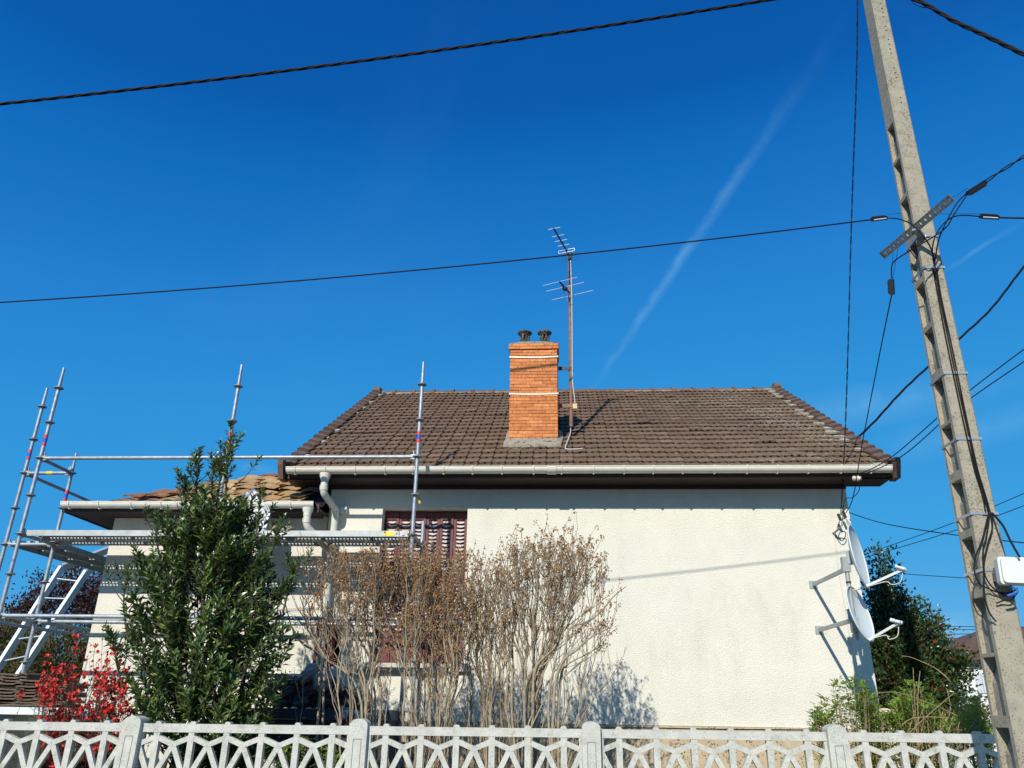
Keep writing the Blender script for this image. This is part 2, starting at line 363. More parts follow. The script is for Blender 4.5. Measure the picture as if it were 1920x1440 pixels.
# window opening
wx0, wx1, wz0, wz1 = at(718, 953, WY).x, at(877, 953, WY).x, at(800, 1244, WY).z, at(800, 953, WY).z
sx0, sx1, sz0, sz1 = at(598, 1200, WY).x, at(640, 1200, WY).x, at(620, 1250, WY).z, at(620, 1160, WY).z
sx0 = XL+.04
BZ = at(1350, 1362, WY).z
w_ = MB(); TH = .28
def wallgrid(mb, xs, zs, holes, y, th):
    for i in range(len(xs)-1):
        for j in range(len(zs)-1):
            cx, cz = (xs[i]+xs[i+1])/2, (zs[j]+zs[j+1])/2
            if any(a < cx < b and c < cz < d for a, b, c, d in holes): continue
            mb.add([(xs[i],y,zs[j]),(xs[i+1],y,zs[j]),(xs[i+1],y,zs[j+1]),(xs[i],y,zs[j+1])], [(0,1,2,3)])
    for a, b, c, d in holes:
        mb.add([(a,y,c),(b,y,c),(b,y,d),(a,y,d),(a,y+th,c),(b,y+th,c),(b,y+th,d),(a,y+th,d)],
               [(0,1,5,4),(3,7,6,2),(0,4,7,3),(1,2,6,5)])
xs_ = sorted([XL, XR, wx0, wx1, sx0, sx1]); zs_ = sorted([BZ, ZW+.15, wz0, wz1, sz0, sz1])
wallgrid(w_, xs_, zs_, [(wx0,wx1,wz0,wz1),(sx0,sx1,sz0,sz1)], WY, TH)
# gables and back
gz = RZ-.12; 
for x, fl in ((XL, False), (XR, True)):
    f = (0,1,2,3,4) if fl else (4,3,2,1,0)
    w_.add([(x,WY,BZ),(x,BW,BZ),(x,BW,ZW+.1),(x,RY,gz),(x,WY,ZW+.1)], [f])
w_.add([(XL,BW,BZ),(XL,BW,ZW+.1),(XR,BW,ZW+.1),(XR,BW,BZ)], [(0,1,2,3)])
w_.build('wall', STUCCO, house)
MB().box((XL-.02,WY-.025,0),(XR+.02,BW+.02,BZ-.003)).build('plinth', PEBBLE, house)
# interior dark floor / ceiling so that nothing shows through the openings
MB().box((XL+.3,WY+.5,BZ),(XR-.3,BW-.3,ZW-.1)).build('interior_core', DKWOOD, house)
# soffit and fascia
MB().box((VL+.05, EY+.03, ZW-.012),(VR-.05, WY+.05, ZW+.012)).build('soffit', DKWOOD, house)
MB().box((VL+.05, EY-.012, ZW-.02),(VR-.05, EY+.028, EZ-.03)).build('fascia', DKWOOD, house)
MB().box((XL, WY-.03, ZW-.06),(XR, WY-.002, ZW-.013)).build('eave_board', SOFFIT, house)
rs = MB()
for x0, x1 in ((VL+.02, XL), (XR, VR-.02)):
    for sgn in (1, -1):
        y0 = EY if sgn == 1 else BY
        rs.add([(x0,y0,EZ-.16),(x1,y0,EZ-.16),(x1,RY,RZ-.16),(x0,RY,RZ-.16)], [(0,1,2,3)])
rs.build('verge_soffit', DKWOOD, house)
roof = MB()
for sgn in (1, -1):
    y0 = EY+.02 if sgn == 1 else BY-.02
    roof.add([(VL+.02,y0,EZ-.06),(VR-.02,y0,EZ-.06),(VR-.02,RY,RZ-.06),(VL+.02,RY,RZ-.06)], [(0,1,2,3)])
roofo = roof.build('roof', DKWOOD, house)
# tiles, front slope with full detail
NR = 22; SL = math.hypot(RY-EY, RZ-EZ); ex = SL/NR
ud = V((0, math.cos(SANG), math.sin(SANG))); nd = V((0, -math.sin(SANG), math.cos(SANG)))
NC = 43; tw = (VR-VL-.10)/NC
def tile(mb, o, xd, w, L, lift=.030, rib=.009):
    # o: front-left corner on the roof plane; the nose has two dark drip openings under its top edge
    jz = random.uniform(-.002, .003); jx = random.uniform(-.0015, .0015); sk = random.uniform(-.005, .005); hw = .017
    xs_t = [0.0, hw, w/2-hw, w/2+hw, w-hw, w-.004]; hole_ = [1, 0, 1, 0, 1]
    def P_(a, b, h): return o+xd*(a+jx)+ud*(b+sk*(a/w-.5))+nd*h
    def H(a): return lift+jz+rib*(a/w)
    ends_ = (.010, 0, 0, 0, 0, .010)
    top = [P_(a, e_, H(a)) for a, e_ in zip(xs_t, ends_)]; tr, tl = P_(w-.004, L, rib-.004), P_(0, L, -.004)
    n = len(top); mb.add(top+[tr, tl], [tuple(range(n+2))])
    for k in range(n-1):
        a, b = xs_t[k], xs_t[k+1]; dp = .009 if hole_[k] else .030
        p, q = top[k], top[k+1]; p2, q2 = p-nd*dp, q-nd*dp
        mb.add([p2, q2, q, p], [(0,1,2,3)])
        if hole_[k]: mb.add([p2, q2, q2+ud*.05, p2+ud*.05], [(3,2,1,0)])
        else: mb.add([p2, p, p+ud*.05-nd*.009, p2+ud*.05, q2, q, q+ud*.05-nd*.009, q2+ud*.05], [(0,1,2,3), (7,6,5,4)])
    mb.add([top[-1], top[-1]-nd*.009, tr-nd*.012, tr], [(0,1,2,3)]); mb.add([top[0], top[0]-nd*.009, tl-nd*.012, tl], [(3,2,1,0)])
tl_ = MB()
for r in range(NR):
    for c in range(NC):
        xx_ = VL+.05+c*tw; wv_ = .016*noise.noise(V((xx_*.7, r*.25, 0)))+.006*noise.noise(V((xx_*3, r*.9, 4)))+(.012 if random.random() < .012 else 0)
        tile(tl_, V((xx_, EY, EZ))+ud*(r*ex-(.03 if random.random() < .006 else 0)+.010*noise.noise(V((xx_*.8, r*.4, 9))))+nd*(wv_-.02), V((1,0,0)), tw-.002, ex+.05)
tl_.build('roof_tiles', TILE, roofo)
bt = MB()                                   # back slope tiles, broad courses
bd = V((0, -math.cos(SANG), math.sin(SANG))); bn = V((0, math.sin(SANG), math.cos(SANG)))
for r in range(NR):
    p = V((0, BY, EZ))+bd*(r*ex)
    a, b = p+bn*.02, p+bd*(ex+.03)
    bt.add([(VL+.05,a.y,a.z),(VL+.05,b.y,b.z),(VR-.05,b.y,b.z),(VR-.05,a.y,a.z),(VL+.05,a.y,a.z-.025),(VR-.05,a.y,a.z-.025)], [(0,1,2,3),(0,3,5,4)])
bt.build('rear_roof_tiles', TILE, roofo)
# ridge: half round tiles with collars
rnd_ = random.uniform
rg = MB(); nrt = 20; rl = (VR-VL)/nrt
for i in range(nrt):
    x0 = VL+i*rl; jj = random.uniform(-.006, .006)
    prof = [( math.cos(R(a))*.115, math.sin(R(a))*.10) for a in range(-10, 191, 20)]
    for (xa, xb, k) in ((x0, x0+rl, 1.0), (x0+rl-.05, x0+rl+.012, 1.24)):
        vs = [(xa, RY+y*k, RZ-.07+jj+z*k) for y, z in prof]+[(xb, RY+y*k, RZ-.07+jj+z*k) for y, z in prof]
        n = len(prof); rg.add(vs, [(q, q+1, q+1+n, q+n) for q in range(n-1)]+[tuple(range(n)), tuple(range(n, 2*n))[::-1]], False)
rg.build('ridge_tiles', RIDGE, roofo)
MB().box((VL+.1, RY-.12, RZ-.09),(VR-.1, RY+.12, RZ-.045)).build('ridge_mortar', MORTARW, roofo)
for x, sg in ((VL, -1), (VR, 1)):
    e = MB(); pf = [(-.13,-.12),(.13,-.12),(.13,.06),(.09,.13),(-.09,.13),(-.13,.06)]
    e.prism([(x-.05, RY+y, RZ-.03+z) for y, z in pf], (.14, 0, 0)).build('ridge_end_cap', RIDGE, roofo)
# verge tiles: stepped capped tiles down each front and back verge
for x, sg in ((VL, -1), (VR, 1)):
    vt = MB()
    for r in range(NR):
        for (u_, n_, yy) in ((ud, nd, EY), (bd, bn, BY)):
            p = V((x, yy, EZ))+u_*(r*ex); L = ex+.05
            j = random.uniform(-.006, .006)
            q = [(-sg*.13, .030), (-sg*.05, .055), (0, .068), (sg*.035, .055), (sg*.045, -.01), (sg*.045, -.13), (sg*.02, -.13), (sg*.02, .0), (-sg*.13, .0)]
            a = [p+V((s_, 0, 0))+n_*(h+.028+j) for s_, h in q]; b = [p+V((s_*.96, 0, 0))+u_*L+n_*(h-.022) for s_, h in q]
            n = len(q); f = [(i, (i+1)%n, (i+1)%n+n, i+n) for i in range(n)]+[tuple(range(n))[::-1], tuple(range(n, 2*n))]
            vt.add(a+b, f)
    vt.build('verge_tiles', RIDGE, roofo)
    # mortar smears inside the verge
    mo = MB()
    for r in range(NR):
        if random.random() < (.3 if sg < 0 else .8):
            p = V((x-sg*.18, EY, EZ))+ud*(r*ex+rnd_(.0,.08))+nd*rnd_(.034,.044); wv = random.uniform(.02, .06) if sg < 0 else random.uniform(.05, .14)
            pts = []
            for k in range(9):
                aa = 2*math.pi*k/9; rr = random.uniform(.6, 1.1)
                pts.append(p+V((math.cos(aa)*wv*rr, 0, 0))+ud*(math.sin(aa)*.06*rr))
            mo.add([p+nd*.006]+pts+[q-nd*.03 for q in pts], [(0, 1+k, 1+(k+1)%9) for k in range(9)]+[(1+k, 10+k, 10+(k+1)%9, 1+(k+1)%9) for k in range(9)])
    mo.build('verge_mortar', MORTARW, roofo)
    ecp = MB()                              # flared end block at the eave
    ecp.prism([(x, EY-.17, EZ+.075), (x, EY-.16, EZ+.01), (x, EY-.08, EZ-.17), (x, EY+.10, EZ-.17), (x, EY+.18, EZ+.0), (x, EY+.18, EZ+.12)], (-sg*.07, 0, 0))
    ecp.prism([(x-sg*.12, EY-.10, EZ+.06), (x-sg*.12, EY+.12, EZ+.06), (x-sg*.12, EY+.12, EZ+.11), (x-sg*.12, EY-.02, EZ+.095)], (sg*.049, 0, 0))
    ecp.build('verge_end_cap', RIDGE, roofo)
# gutters
def gutter(x0, x1, y, z, r, parent, nb, matg=GUT, first=.35):
    gm = MB(); k = 12; prof = []
    for i in range(k+1):
        a = math.pi+math.pi*i/k; prof.append((y+r*math.cos(a), z+r*math.sin(a)))
    inn = [(y+(r-.004)*math.cos(math.pi+math.pi*i/k), z+(r-.004)*math.sin(math.pi+math.pi*i/k)) for i in range(k, -1, -1)]
    pf = prof+inn; n = len(pf)
    gm.add([(x0,)+q for q in pf]+[(x1,)+q for q in pf], [(i, (i+1)%n, (i+1)%n+n, i+n) for i in range(n)], True)
    gm.tube([(x0, y-r, z+.004), (x1, y-r, z+.004)], .008, 8)
    for x in (x0, x1):
        gm.add([(x, y, z)]+[(x,)+q for q in prof], [(0, i, i+1) for i in range(1, k+1)]+[(0, i+1, i) for i in range(1, k+1)])
    go = gm.build('gutter', matg, parent)
    step = (x1-x0)/nb
    for i in range(nb):
        x = x0+first*step+step*i+random.uniform(-.02, .02)
        bm = MB(); rr = r+.010; pp = [(y+rr*math.cos(math.pi+math.pi*q/10), z+rr*math.sin(math.pi+math.pi*q/10)) for q in range(11)]
        vs = [(x-.010,)+q for q in pp]+[(x+.010,)+q for q in pp]
        bm.add([(x+.0105, q[0], q[1]) for q in pp]+[(x+.0105, y+(r-.001)*math.cos(math.pi+math.pi*k/10), z+(r-.001)*math.sin(math.pi+math.pi*k/10)) for k in range(11)], [(q, q+1, q+12, q+11) for q in range(10)])
        bm.add(vs, [(q, q+1, q+12, q+11) for q in range(10)], True)
        bm.box((x-.007, y-rr-.003, z-.004), (x+.007, y-rr+.006, z+.013)); bm.box((x-.006, y-.03, z-r-.014), (x+.007, y+.012, z-r-.004))
        bm.build('gutter_bracket', matg, go)
    for fx in ((x0+.45*(x1-x0)),):
        sl_ = MB(); rr = r+.012; pp = [(y+rr*math.cos(math.pi+math.pi*q/10), z+rr*math.sin(math.pi+math.pi*q/10)) for q in range(11)]
        sl_.add([(fx-.06,)+q for q in pp]+[(fx+.06,)+q for q in pp], [(q, q+1, q+12, q+11) for q in range(10)], True).build('gutter_joint', matg, go)
    return go
GZ = at(1000, 877.5, 9.70).z-.002; GX0, GX1 = at(538, 884, 9.69).x, at(1671, 882, 9.69).x
gut = gutter(GX0, GX1, 9.70, GZ, .072, house, 20)
def pipe(pts, r, parent, rings=(), matp=GUTW, name='downpipe'):
    pm = MB(); pm.tube(pts, r, 14)
    for q in rings:
        a, b = V(pts[q]), V(pts[q+1] if q+1 < len(pts) else pts[q-1]); t = (b-a).normalized()
        pm.tube([a-t*.03, a+t*.03], r+.007, 14)
    return pm.build(name, matp, parent)
def smooth_path(pts, n=4):
    out = [V(pts[0])]
    for i in range(1, len(pts)-1):
        a, b, c = V(pts[i-1]), V(pts[i]), V(pts[i+1])
        ra = min(.07, (b-a).length*.4, (c-b).length*.4)
        p, q = b+(a-b).normalized()*ra, b+(c-b).normalized()*ra
        for k in range(n+1):
            t = k/n; out.append(p*(1-t)**2+b*(2*t*(1-t))+q*t*t)
    out.append(V(pts[-1])); return out
dpx = at(610, 890, 9.70).x; dwx = at(627, 980, 10.10).x
tee = MB().lathe((dpx, 9.70, GZ-.075), (0,0,-1), [(.075,-.01),(.07,.03),(.052,.08),(.050,.10)], 14).build('gutter_outlet', GUT, gut)
pp = smooth_path([(dpx, 9.70, GZ-.13), (dpx, 9.70, GZ-.33), (dwx, 10.105, at(627, 955, 10.1).z), (dwx, 10.105, .1)])
pipe(pp, .047, house, (1, 6, 8))
cb = MB().box((dwx+.05, 10.12, at(627,952,10.1).z-.06), (dwx+.14, 10.197, at(627,952,10.1).z+.02)).build('pipe_clip', GUTW, house)
# window reveal lintel, sill
MB().box((wx0-.10, WY-.07, wz0-.09), (wx1+.10, WY+.10, wz0-.0)).build('window_sill', REVEAL, house)
# shutters: six folding leaves
def shutter_leaf(x0, x1, z0, z1, y, parent, off=0):
    y = y+off; lf = MB(); fw = (x1-x0)*.20
    lf.bevbox((x0+.003, y+.022, z0), (x1-.003, y+.034, z1))
    lf.box((x0+.003, y, z0), (x0+fw, y+.0215, z1)); lf.box((x1-fw, y, z0), (x1-.003, y+.0215, z1))
    for za, zb in ((z0, z0+.10), (z0+.30, z0+.36), (z1-.10, z1), ((z0+z1)/2+.02, (z0+z1)/2+.10)):
        lf.box((x0+fw+.0005, y+.002, za), (x1-fw-.0005, y+.0212, zb))
    lo = lf.build('shutter_leaf', SHUT, parent)
    lm = MB(); zz = z0+.40; P = .052
    while zz < z1-.12:
        if not ((z0+z1)/2 < zz < (z0+z1)/2+.12):
            a, b = x0+fw+.004, x1-fw-.004; n = 6; vs = []
            for i in range(n+1):
                t = i/n; x = a+(b-a)*t; dz = -.014*math.sin(math.pi*t)
                vs += [(x, y+.020, zz+.018), (x, y-.006-.006*math.sin(math.pi*t), zz-.004+dz)]
            lm.add(vs, [(2*i, 2*i+1, 2*i+3, 2*i+2) for i in range(n)])
            lm.add(vs, [(2*i+2, 2*i+3, 2*i+1, 2*i) for i in range(n)])
        zz += P
    lm.build('louvres', LOUV, lo)
nl = 6; lw = (wx1-wx0-.03)/nl
for i in range(nl):
    shutter_leaf(wx0+.015+i*lw, wx0+.015+(i+1)*lw, wz0+.02, wz1-.02, WY+.15, house, (.0, .012)[i % 2])
MB().box((wx0-.0, WY+.20, wz0), (wx1, WY+.24, wz1)).build('window_back', DKWOOD, house)
MB().box((wx0+.01, WY+.10, wz0+.50), (wx1-.01, WY+.125, wz0+.53)).build('window_rail', GALVD, house)
# narrow window low beside the pipe with one opened maroon shutter
MB().box((sx0, WY+.12, sz0), (sx1, WY+.16, sz1)).build('side_window', M_('dark_glass', (.02,.02,.025), .1), house)
MB().obox((sx0+.10, WY-.04, (sz0+sz1)/2), (.115,.05,0), (-.008,.012,0), (0,0,(sz1-sz0)/2-.02)).build('side_shutter', SHUT, house)
# chimney
CY0, CY1 = 10.80, 11.32; cx0, cx1 = at(955.5, 740, CY0).x, at(1046, 740, CY0).x
cz0, cz1 = EZ+S*(CY0-EY)-.1, at(1000, 655, CY0).z; cz2 = at(1000, 643, CY0-.03).z
ch = MB().box((cx0+.012, CY0+.012, cz0), (cx1-.012, CY1-.012, cz2-.01)).build('chimney', MORTAR, roofo)
bk = MB(); ROW = .0530; nrow = int((cz1-cz0)/ROW); ROW = (cz1-cz0)/nrow
def course(z, h, x0, x1, y0, y1, off):
    BL = .25; J = .007
    def run(a, b, fixed, axis, inward):
        p = a-off*BL
        while p < b:
            q = p+BL; aa, bb = max(a, p), min(b, q)
            if bb-aa > .02:
                jo = random.uniform(-.003, .003); zz = random.uniform(-.0015, .0015)
                if axis == 'x': lo, hi = (aa, min(fixed, fixed+inward*.05)+jo, z+J/2+zz), (bb-J, max(fixed, fixed+inward*.05)+jo, z+h-J/2+zz)
                else: lo, hi = (min(fixed, fixed+inward*.05)+jo, aa, z+J/2+zz), (max(fixed, fixed+inward*.05)+jo, bb-J, z+h-J/2+zz)
                bk.box(lo, hi)
            p = q
    run(x0, x1, y0, 'x', 1); run(x0, x1, y1, 'x', -1)
    run(y0+.052, y1-.052, x0, 'y', 1); run(y0+.052, y1-.052, x1, 'y', -1)
for i in range(nrow):
    course(cz0+i*ROW, ROW, cx0, cx1, CY0, CY1, (.0, .5, .25, .75)[i % 4]+random.uniform(-.06, .06))
for i in range(2):
    course(cz1+i*(cz2-cz1)/2, (cz2-cz1)/2, cx0-.022, cx1+.022, CY0-.022, CY1+.022, (.3, .8)[i])
bk.build('chimney_bricks', BRICK, ch)
cc = MB(); n = 8
cm = MB(); gx, gy = 14, 10; vs = []
for j in range(gy+1):
    for i in range(gx+1):
        x = cx0-.02+(cx1-cx0+.04)*i/gx; y = CY0-.02+(CY1-CY0+.04)*j/gy
        e_ = min(i, gx-i, j*1.2, (gy-j)*1.2)
        vs.append((x, y, cz2+.002+min(e_, 3)*.034+.014*noise.noise(V((x*9, y*9, 1)))))
cm.add(vs, [(j*(gx+1)+i, j*(gx+1)+i+1, (j+1)*(gx+1)+i+1, (j+1)*(gx+1)+i) for j in range(gy) for i in range(gx)])
cm.box((cx0-.018, CY0-.018, cz2-.008), (cx1+.018, CY1+.018, cz2+.002))
cm.build('chimney_cap', CEMENT, ch)
for u in (984, 1021):
    px_, pz = at(u, 636, CY0+.26).x, cz2+.10
    pt = MB(); b = (px_, CY0+.26, pz)
    pt.lathe(b, (0,0,1), [(.10,-.02),(.10,.02),(.078,.035),(.075,.05)], 16)
    for k in range(8):
        a = 2*math.pi*(k+.5)/8; pt.obox(V(b)+V((math.cos(a)*.07, math.sin(a)*.07, .105)), V((-math.sin(a), math.cos(a), 0))*.014, V((math.cos(a), math.sin(a), 0))*.010, (0,0,.06))
    pt.lathe(b, (0,0,1), [(.060,.03),(.035,.10),(.02,.16)], 12)
    pt.lathe(b, (0,0,1), [(.072,.155),(.080,.16),(.085,.185),(.112,.200),(.116,.215),(.104,.227),(.06,.233),(.001,.240)], 18)
    pt.build('chimney_pot', POTM, ch)
for v_ in (669, 738):
    st = MB(); z = at(1000, v_, CY0).z; sag = .012; k = 10
    for i in range(k):
        t0, t1 = i/k, (i+1)/k
        za, zb = z-sag*math.sin(math.pi*t0), z-sag*math.sin(math.pi*t1); xa, xb = cx0-.006+(cx1-cx0+.012)*t0, cx0-.006+(cx1-cx0+.012)*t1
        st.add([(xa,CY0-.009,za-.011),(xb,CY0-.009,zb-.011),(xb,CY0-.009,zb+.011),(xa,CY0-.009,za+.011),(xa,CY0-.004,za-.011),(xb,CY0-.004,zb-.011),(xb,CY0-.004,zb+.011),(xa,CY0-.004,za+.011)], [(0,1,2,3),(3,2,6,7),(0,4,5,1)])
    st.box((cx0-.010, CY0-.006, z-.017), (cx0-.005, CY1+.01, z+.017)); st.box((cx1+.005, CY0-.006, z-.017), (cx1+.010, CY1+.01, z+.017))
    st.build('chimney_strap', STRAP, ch)
# cement apron round the foot of the chimney
ap = MB(); na = 26; ring_o = []; ring_i = []
def roofz(y): return EZ+S*(y-EY)
per = []
for i in range(na): t = i/na; per.append((cx0+(cx1-cx0)*t, CY0, 0, -1))
for i in range(12): per.append((cx1, CY0+(CY1-CY0)*i/12, 1, 0))
for i in range(na): t = i/na; per.append((cx1-(cx1-cx0)*t, CY1, 0, 1))
for i in range(12): per.append((cx0, CY1-(CY1-CY0)*i/12, -1, 0))
vi, vo = [], []
for (x, y, ax, ay) in per:
    d = .13*(1+.25*noise.noise(V((x*8, y*8, 3))))
    if ay == -1: d *= 1.2
    fx = .09 if (ay == -1 and (x < cx0+.02)) else 0
    xo = x+ax*d*.5; yo = y+ay*d
    if ay == -1: xo = x+(x-(cx0+cx1)/2)*.20
    vi.append((x+ax*.002-0, y+ay*.004, roofz(y)+(.10 if ay == -1 else .09)))
    vo.append((xo, yo, roofz(yo)+.052))
n = len(per)
ap.add(vi+vo+[(a, b, c-.06) for a, b, c in vo], [(i, i+n, (i+1)%n+n, (i+1)%n) for i in range(n)]+[(i+n, i+2*n, (i+1)%n+2*n, (i+1)%n+n) for i in range(n)])
ap.build('chimney_apron', CEMENT, ch)
# ------------------------------------------------------------------ WING
wing = thing('house_wing', 'low cream side wing of the house with its roof tiles half stripped', 'house', (-4.7, 10.26, 0))
WGX0, WGX1 = -6.20, XL-.004; QY = 10.26; QZ = at(400, 972, QY).z
wv = MB(); wallgrid(wv, [WGX0, WGX1], [.0, QZ+.08], [], QY, .2)
wv.add([(WGX0,QY,0),(WGX0,QY,QZ+.08),(WGX0,15,QZ+.08),(WGX0,15,0)], [(0,1,2,3)])
wv.add([(WGX0,15,0),(WGX0,15,QZ+.08),(WGX1,15,QZ+.08),(WGX1,15,0)], [(0,1,2,3)])
wv.build('wall', STUCCOW, wing)
LX = -6.66; WEY, WEZ = 9.84, at(400, 943, 9.84).z
MB().box((LX, WEY, QZ+.0), (WGX1, QY+.03, QZ+.025)).build('soffit', SOFFIT, wing)
MB().box((LX, QY+.031, QZ+.0), (WGX0-.002, 15.2, QZ+.025)).build('side_soffit', SOFFIT, wing)
MB().box((LX-.004, WEY-.03, QZ-.015), (WGX1-.02, WEY-.002, WEZ-.02)).build('fascia', DKWOOD, wing)
MB().box((LX-.03, WEY-.03, QZ-.015), (LX-.005, 15.2, WEZ-.02)).build('side_fascia', DKWOOD, wing)
WS = .51; d1 = 1.78
AX, AY, AZ = LX+d1, WEY+d1, WEZ+WS*d1
wr = MB(); wr.add([(LX,WEY,WEZ-.06),(WGX1+.0,WEY,WEZ-.06),(WGX1+.0,AY,AZ-.06),(AX,AY,AZ-.06),(LX,15.2,WEZ-.06),(WGX1+.0,15.2,WEZ-.06)], [(0,1,2,3),(0,3,4),(3,2,5,4)])
wro = wr.build('roof', DKWOOD, wing)
OLD = mat('old_tile_underside', (.50, .33, .15), .85, var=.3, vscale=14, isl_col=[(.44, .28, .13), (.55, .38, .19), (.36, .22, .11), (.58, .42, .22)], island=.1, bump=.3)[0]
OLDR = mat('old_red_tile', (.27, .12, .06), .85, var=.3, vscale=14, isl_col=[(.33, .16, .08), (.20, .09, .055), (.36, .19, .09)], island=.12, bump=.3)[0]
wang = math.atan(WS); wu = V((0, math.cos(wang), math.sin(wang))); wn = V((0, -math.sin(wang), math.cos(wang)))
def pan(mb, o, w, L, jit):
    # interlocking tile laid roughly: wavy cross-section, tilted
    n = 8; t = .02; tl2 = random.uniform(-.015, .03)*jit; rz = random.uniform(-.04, .04)*jit
    xd = V((math.cos(rz), math.sin(rz)*wu.y, math.sin(rz)*wu.z)); vs = []
    for b in (0, 1):
        for i in range(n+1):
            a = i/n; h = .012*math.sin(a*math.pi*2)+.014*(a > .85)
            p = o+xd*(a*w)+wu*(b*L)+wn*(h+.030*(1-b)+tl2*(1-b)-.012); vs.append(p)
    vs += [q-wn*t for q in vs]; m_ = 2*(n+1)
    fs = [(i, i+1, i+n+2, i+n+1) for i in range(n)]+[(m_+i+1, m_+i, m_+i+n+1, m_+i+n+2) for i in range(n)]
    fs += [(m_+i, m_+i+1, i+1, i) for i in range(n)]+[(0, n+1, m_+n+1, m_), (n, m_+n, m_+2*n+1, 2*n+1)]
    mb.add(vs, fs)
t1, t2 = MB(), MB(); rows = 8; le = math.hypot(AY-WEY, AZ-WEZ)/rows
for r in range(rows):
    xl = LX+d1*(r+.3)/rows+.30+(.25 if r == 0 else 0); xr = WGX1-.05
    xr2 = xr-.42 if r < 3 else (xr-.2 if r < 5 else xr)
    x = xl+random.uniform(0, .1)
    while x < xr2-.1:
        wt = .33
        if random.random() > .04:
            o_ = V((x, WEY, WEZ))+wu*(r*le)+wn*random.uniform(-.012, .02)
            left = x < LX+1.35+random.uniform(-.35, .35) or r == rows-1 and random.random() < .5
            pan(t2 if left else t1, o_, wt, le+.12, 1.0)
        x += wt-.015+random.uniform(-.01, .02)
t1.build('stripped_tiles', OLD, wro); t2.build('red_tiles', OLDR, wro)
GZ2 = at(350, 943.5, 9.77).z
g2 = gutter(at(118, 948, 9.77).x, at(590, 948, 9.77).x, 9.77, GZ2, .070, wing, 8, first=.25)
MB().lathe((at(578,950,9.77).x, 9.77, GZ2-.072), (0,0,-1), [(.075,-.01),(.066,.03),(.052,.06),(.050,.10)], 14).build('gutter_outlet', GUT, g2)
qx = at(578, 950, 9.77).x
pipe(smooth_path([(qx, 9.77, GZ2-.11), (qx, 9.77, GZ2-.30), (dwx-.06, 10.04, GZ2-.52), (dwx-.0, 10.10, GZ2-.60)]), .046, wing, (1, 6), GUTW)
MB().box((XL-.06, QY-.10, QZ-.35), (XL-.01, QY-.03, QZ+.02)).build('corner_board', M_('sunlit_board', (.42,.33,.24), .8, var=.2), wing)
# white torn sheet lying over the gutter
def cloth(name, u0, v0, u1, v1, Y, label):
    sh = MB(); n1, n2 = 16, 26; vs = []
    for j in range(n2+1):
        for i in range(n1+1):
            s_, t_ = i/n1, j/n2
            wdt = (.25+.75*min(1, t_*3))*(1.0-.55*max(0, t_-.45))
            u = u0+(u1-u0)*(.5+(s_-.5)*wdt); v = v0+(v1-v0)*t_+5*math.sin(s_*7)*(1-t_)
            p = at(u, v, Y+.12*(1-t_)); nn_ = noise.noise(V((s_*4, t_*5, 2)))*.07+noise.noise(V((s_*11, t_*10, 5)))*.03
            p += V((0, nn_, nn_*.5)); vs.append(p)
    sh.add(vs, [(j*(n1+1)+i, j*(n1+1)+i+1, (j+1)*(n1+1)+i+1, (j+1)*(n1+1)+i) for j in range(n2) for i in range(n1)])
    o = sh.build(name, M_('white_sheet', (.74,.74,.78), .6, trans=.15), base=at(u0, v1, Y))
    tag(o, label, 'sheet')
cloth('plastic_sheet', 438, 920, 506, 1010, 9.66, 'crumpled white plastic sheet hanging over the gutter of the side wing')
# ------------------------------------------------------------------ ANTENNA
MY = 11.08
mt_, mb_ = at(1067.5, 478, MY), at(1071, 800, MY)
ant = thing('antenna_mast', 'rusty antenna mast with two rod aerials fixed beside the brick chimney', 'antenna', (mb_.x, MY, mb_.z))
MB().tube([mb_, at(1070.5, 700, MY), at(1069, 600, MY), mt_], [.030, .030, .026, .024], 10).build('mast', RUST, ant)
for v_ in (692, 762):
    z = at(1070, v_, MY).z; x = at(1070, v_, MY).x
    b_ = MB(); b_.box((cx1+.011, MY-.03, z-.03), (x+.03, MY-.022, z+.03)); b_.box((x-.035, MY-.035, z-.028), (x+.04, MY+.035, z+.028)); b_.build('mast_bracket', BLACKP if v_ < 700 else RUST, ant)
def yagi(mast_px, tip_px, els, lens, name):
    a = at(*mast_px, MY-.03); b = Yof(*tip_px, a.z); d = (b-a); L = d.length; d.normalize()
    e = d.cross(V((0,0,1))).normalized()
    if e.x < 0: e = -e
    bm = MB().beam(a-d*.05, b, .020, .020).build(name, BLACKP, ant)
    el = MB()
    for t, l in zip(els, lens):
        c = a+d*(L*t)+V((0,0,.012)); el.tube([c-e*l, c+e*l], .0042, 6)
    el.build('rods', ELEM, bm); return a, d, e, L, bm
a, d, e, L, bm = yagi((1068, 480), (1038, 428), (.02, .38, .55, .72, .97), (.10, .10, .10, .10, .10), 'upper_aerial')
dp = MB(); c = a+d*(L*.2)
dp.tube([c-e*.02+V((0,0,.02)), c-e*.13+V((0,0,.02)), c-e*.14, c-e*.13-V((0,0,.03)), c+e*.13-V((0,0,.03)), c+e*.14, c+e*.13+V((0,0,.02)), c+e*.02+V((0,0,.02))], .006, 6).build('dipole', ELEM, bm)
rf = MB()
for k in range(4):
    q = a-d*.03+V((0,0,-.07+k*.045)); rf.tube([q-e*.16, q+e*.16], .003, 5)
rf.obox(a-d*.0, d*.03, e*.025, (0,0,.07)); rf.build('reflector', BLACKP, bm)
a, d, e, L, bm = yagi((1067, 548), (1049, 528), (.95, .45, -.35), (.30, .335, .37), 'lower_aerial')
MB().obox(a+d*(L*.45)-V((0,0,.02)), d*.04, e*.03, (0,0,.025)).build('junction_box', BLACKP, bm)
MB().tube([a+d*L*.45-V((0,0,.04)), a+d*L*.5-V((0,0,.12))+e*-.03, a-V((0,0,.16))-e*.02, a-V((0,0,.17))], .006, 6).build('lead', WCABLE, bm)
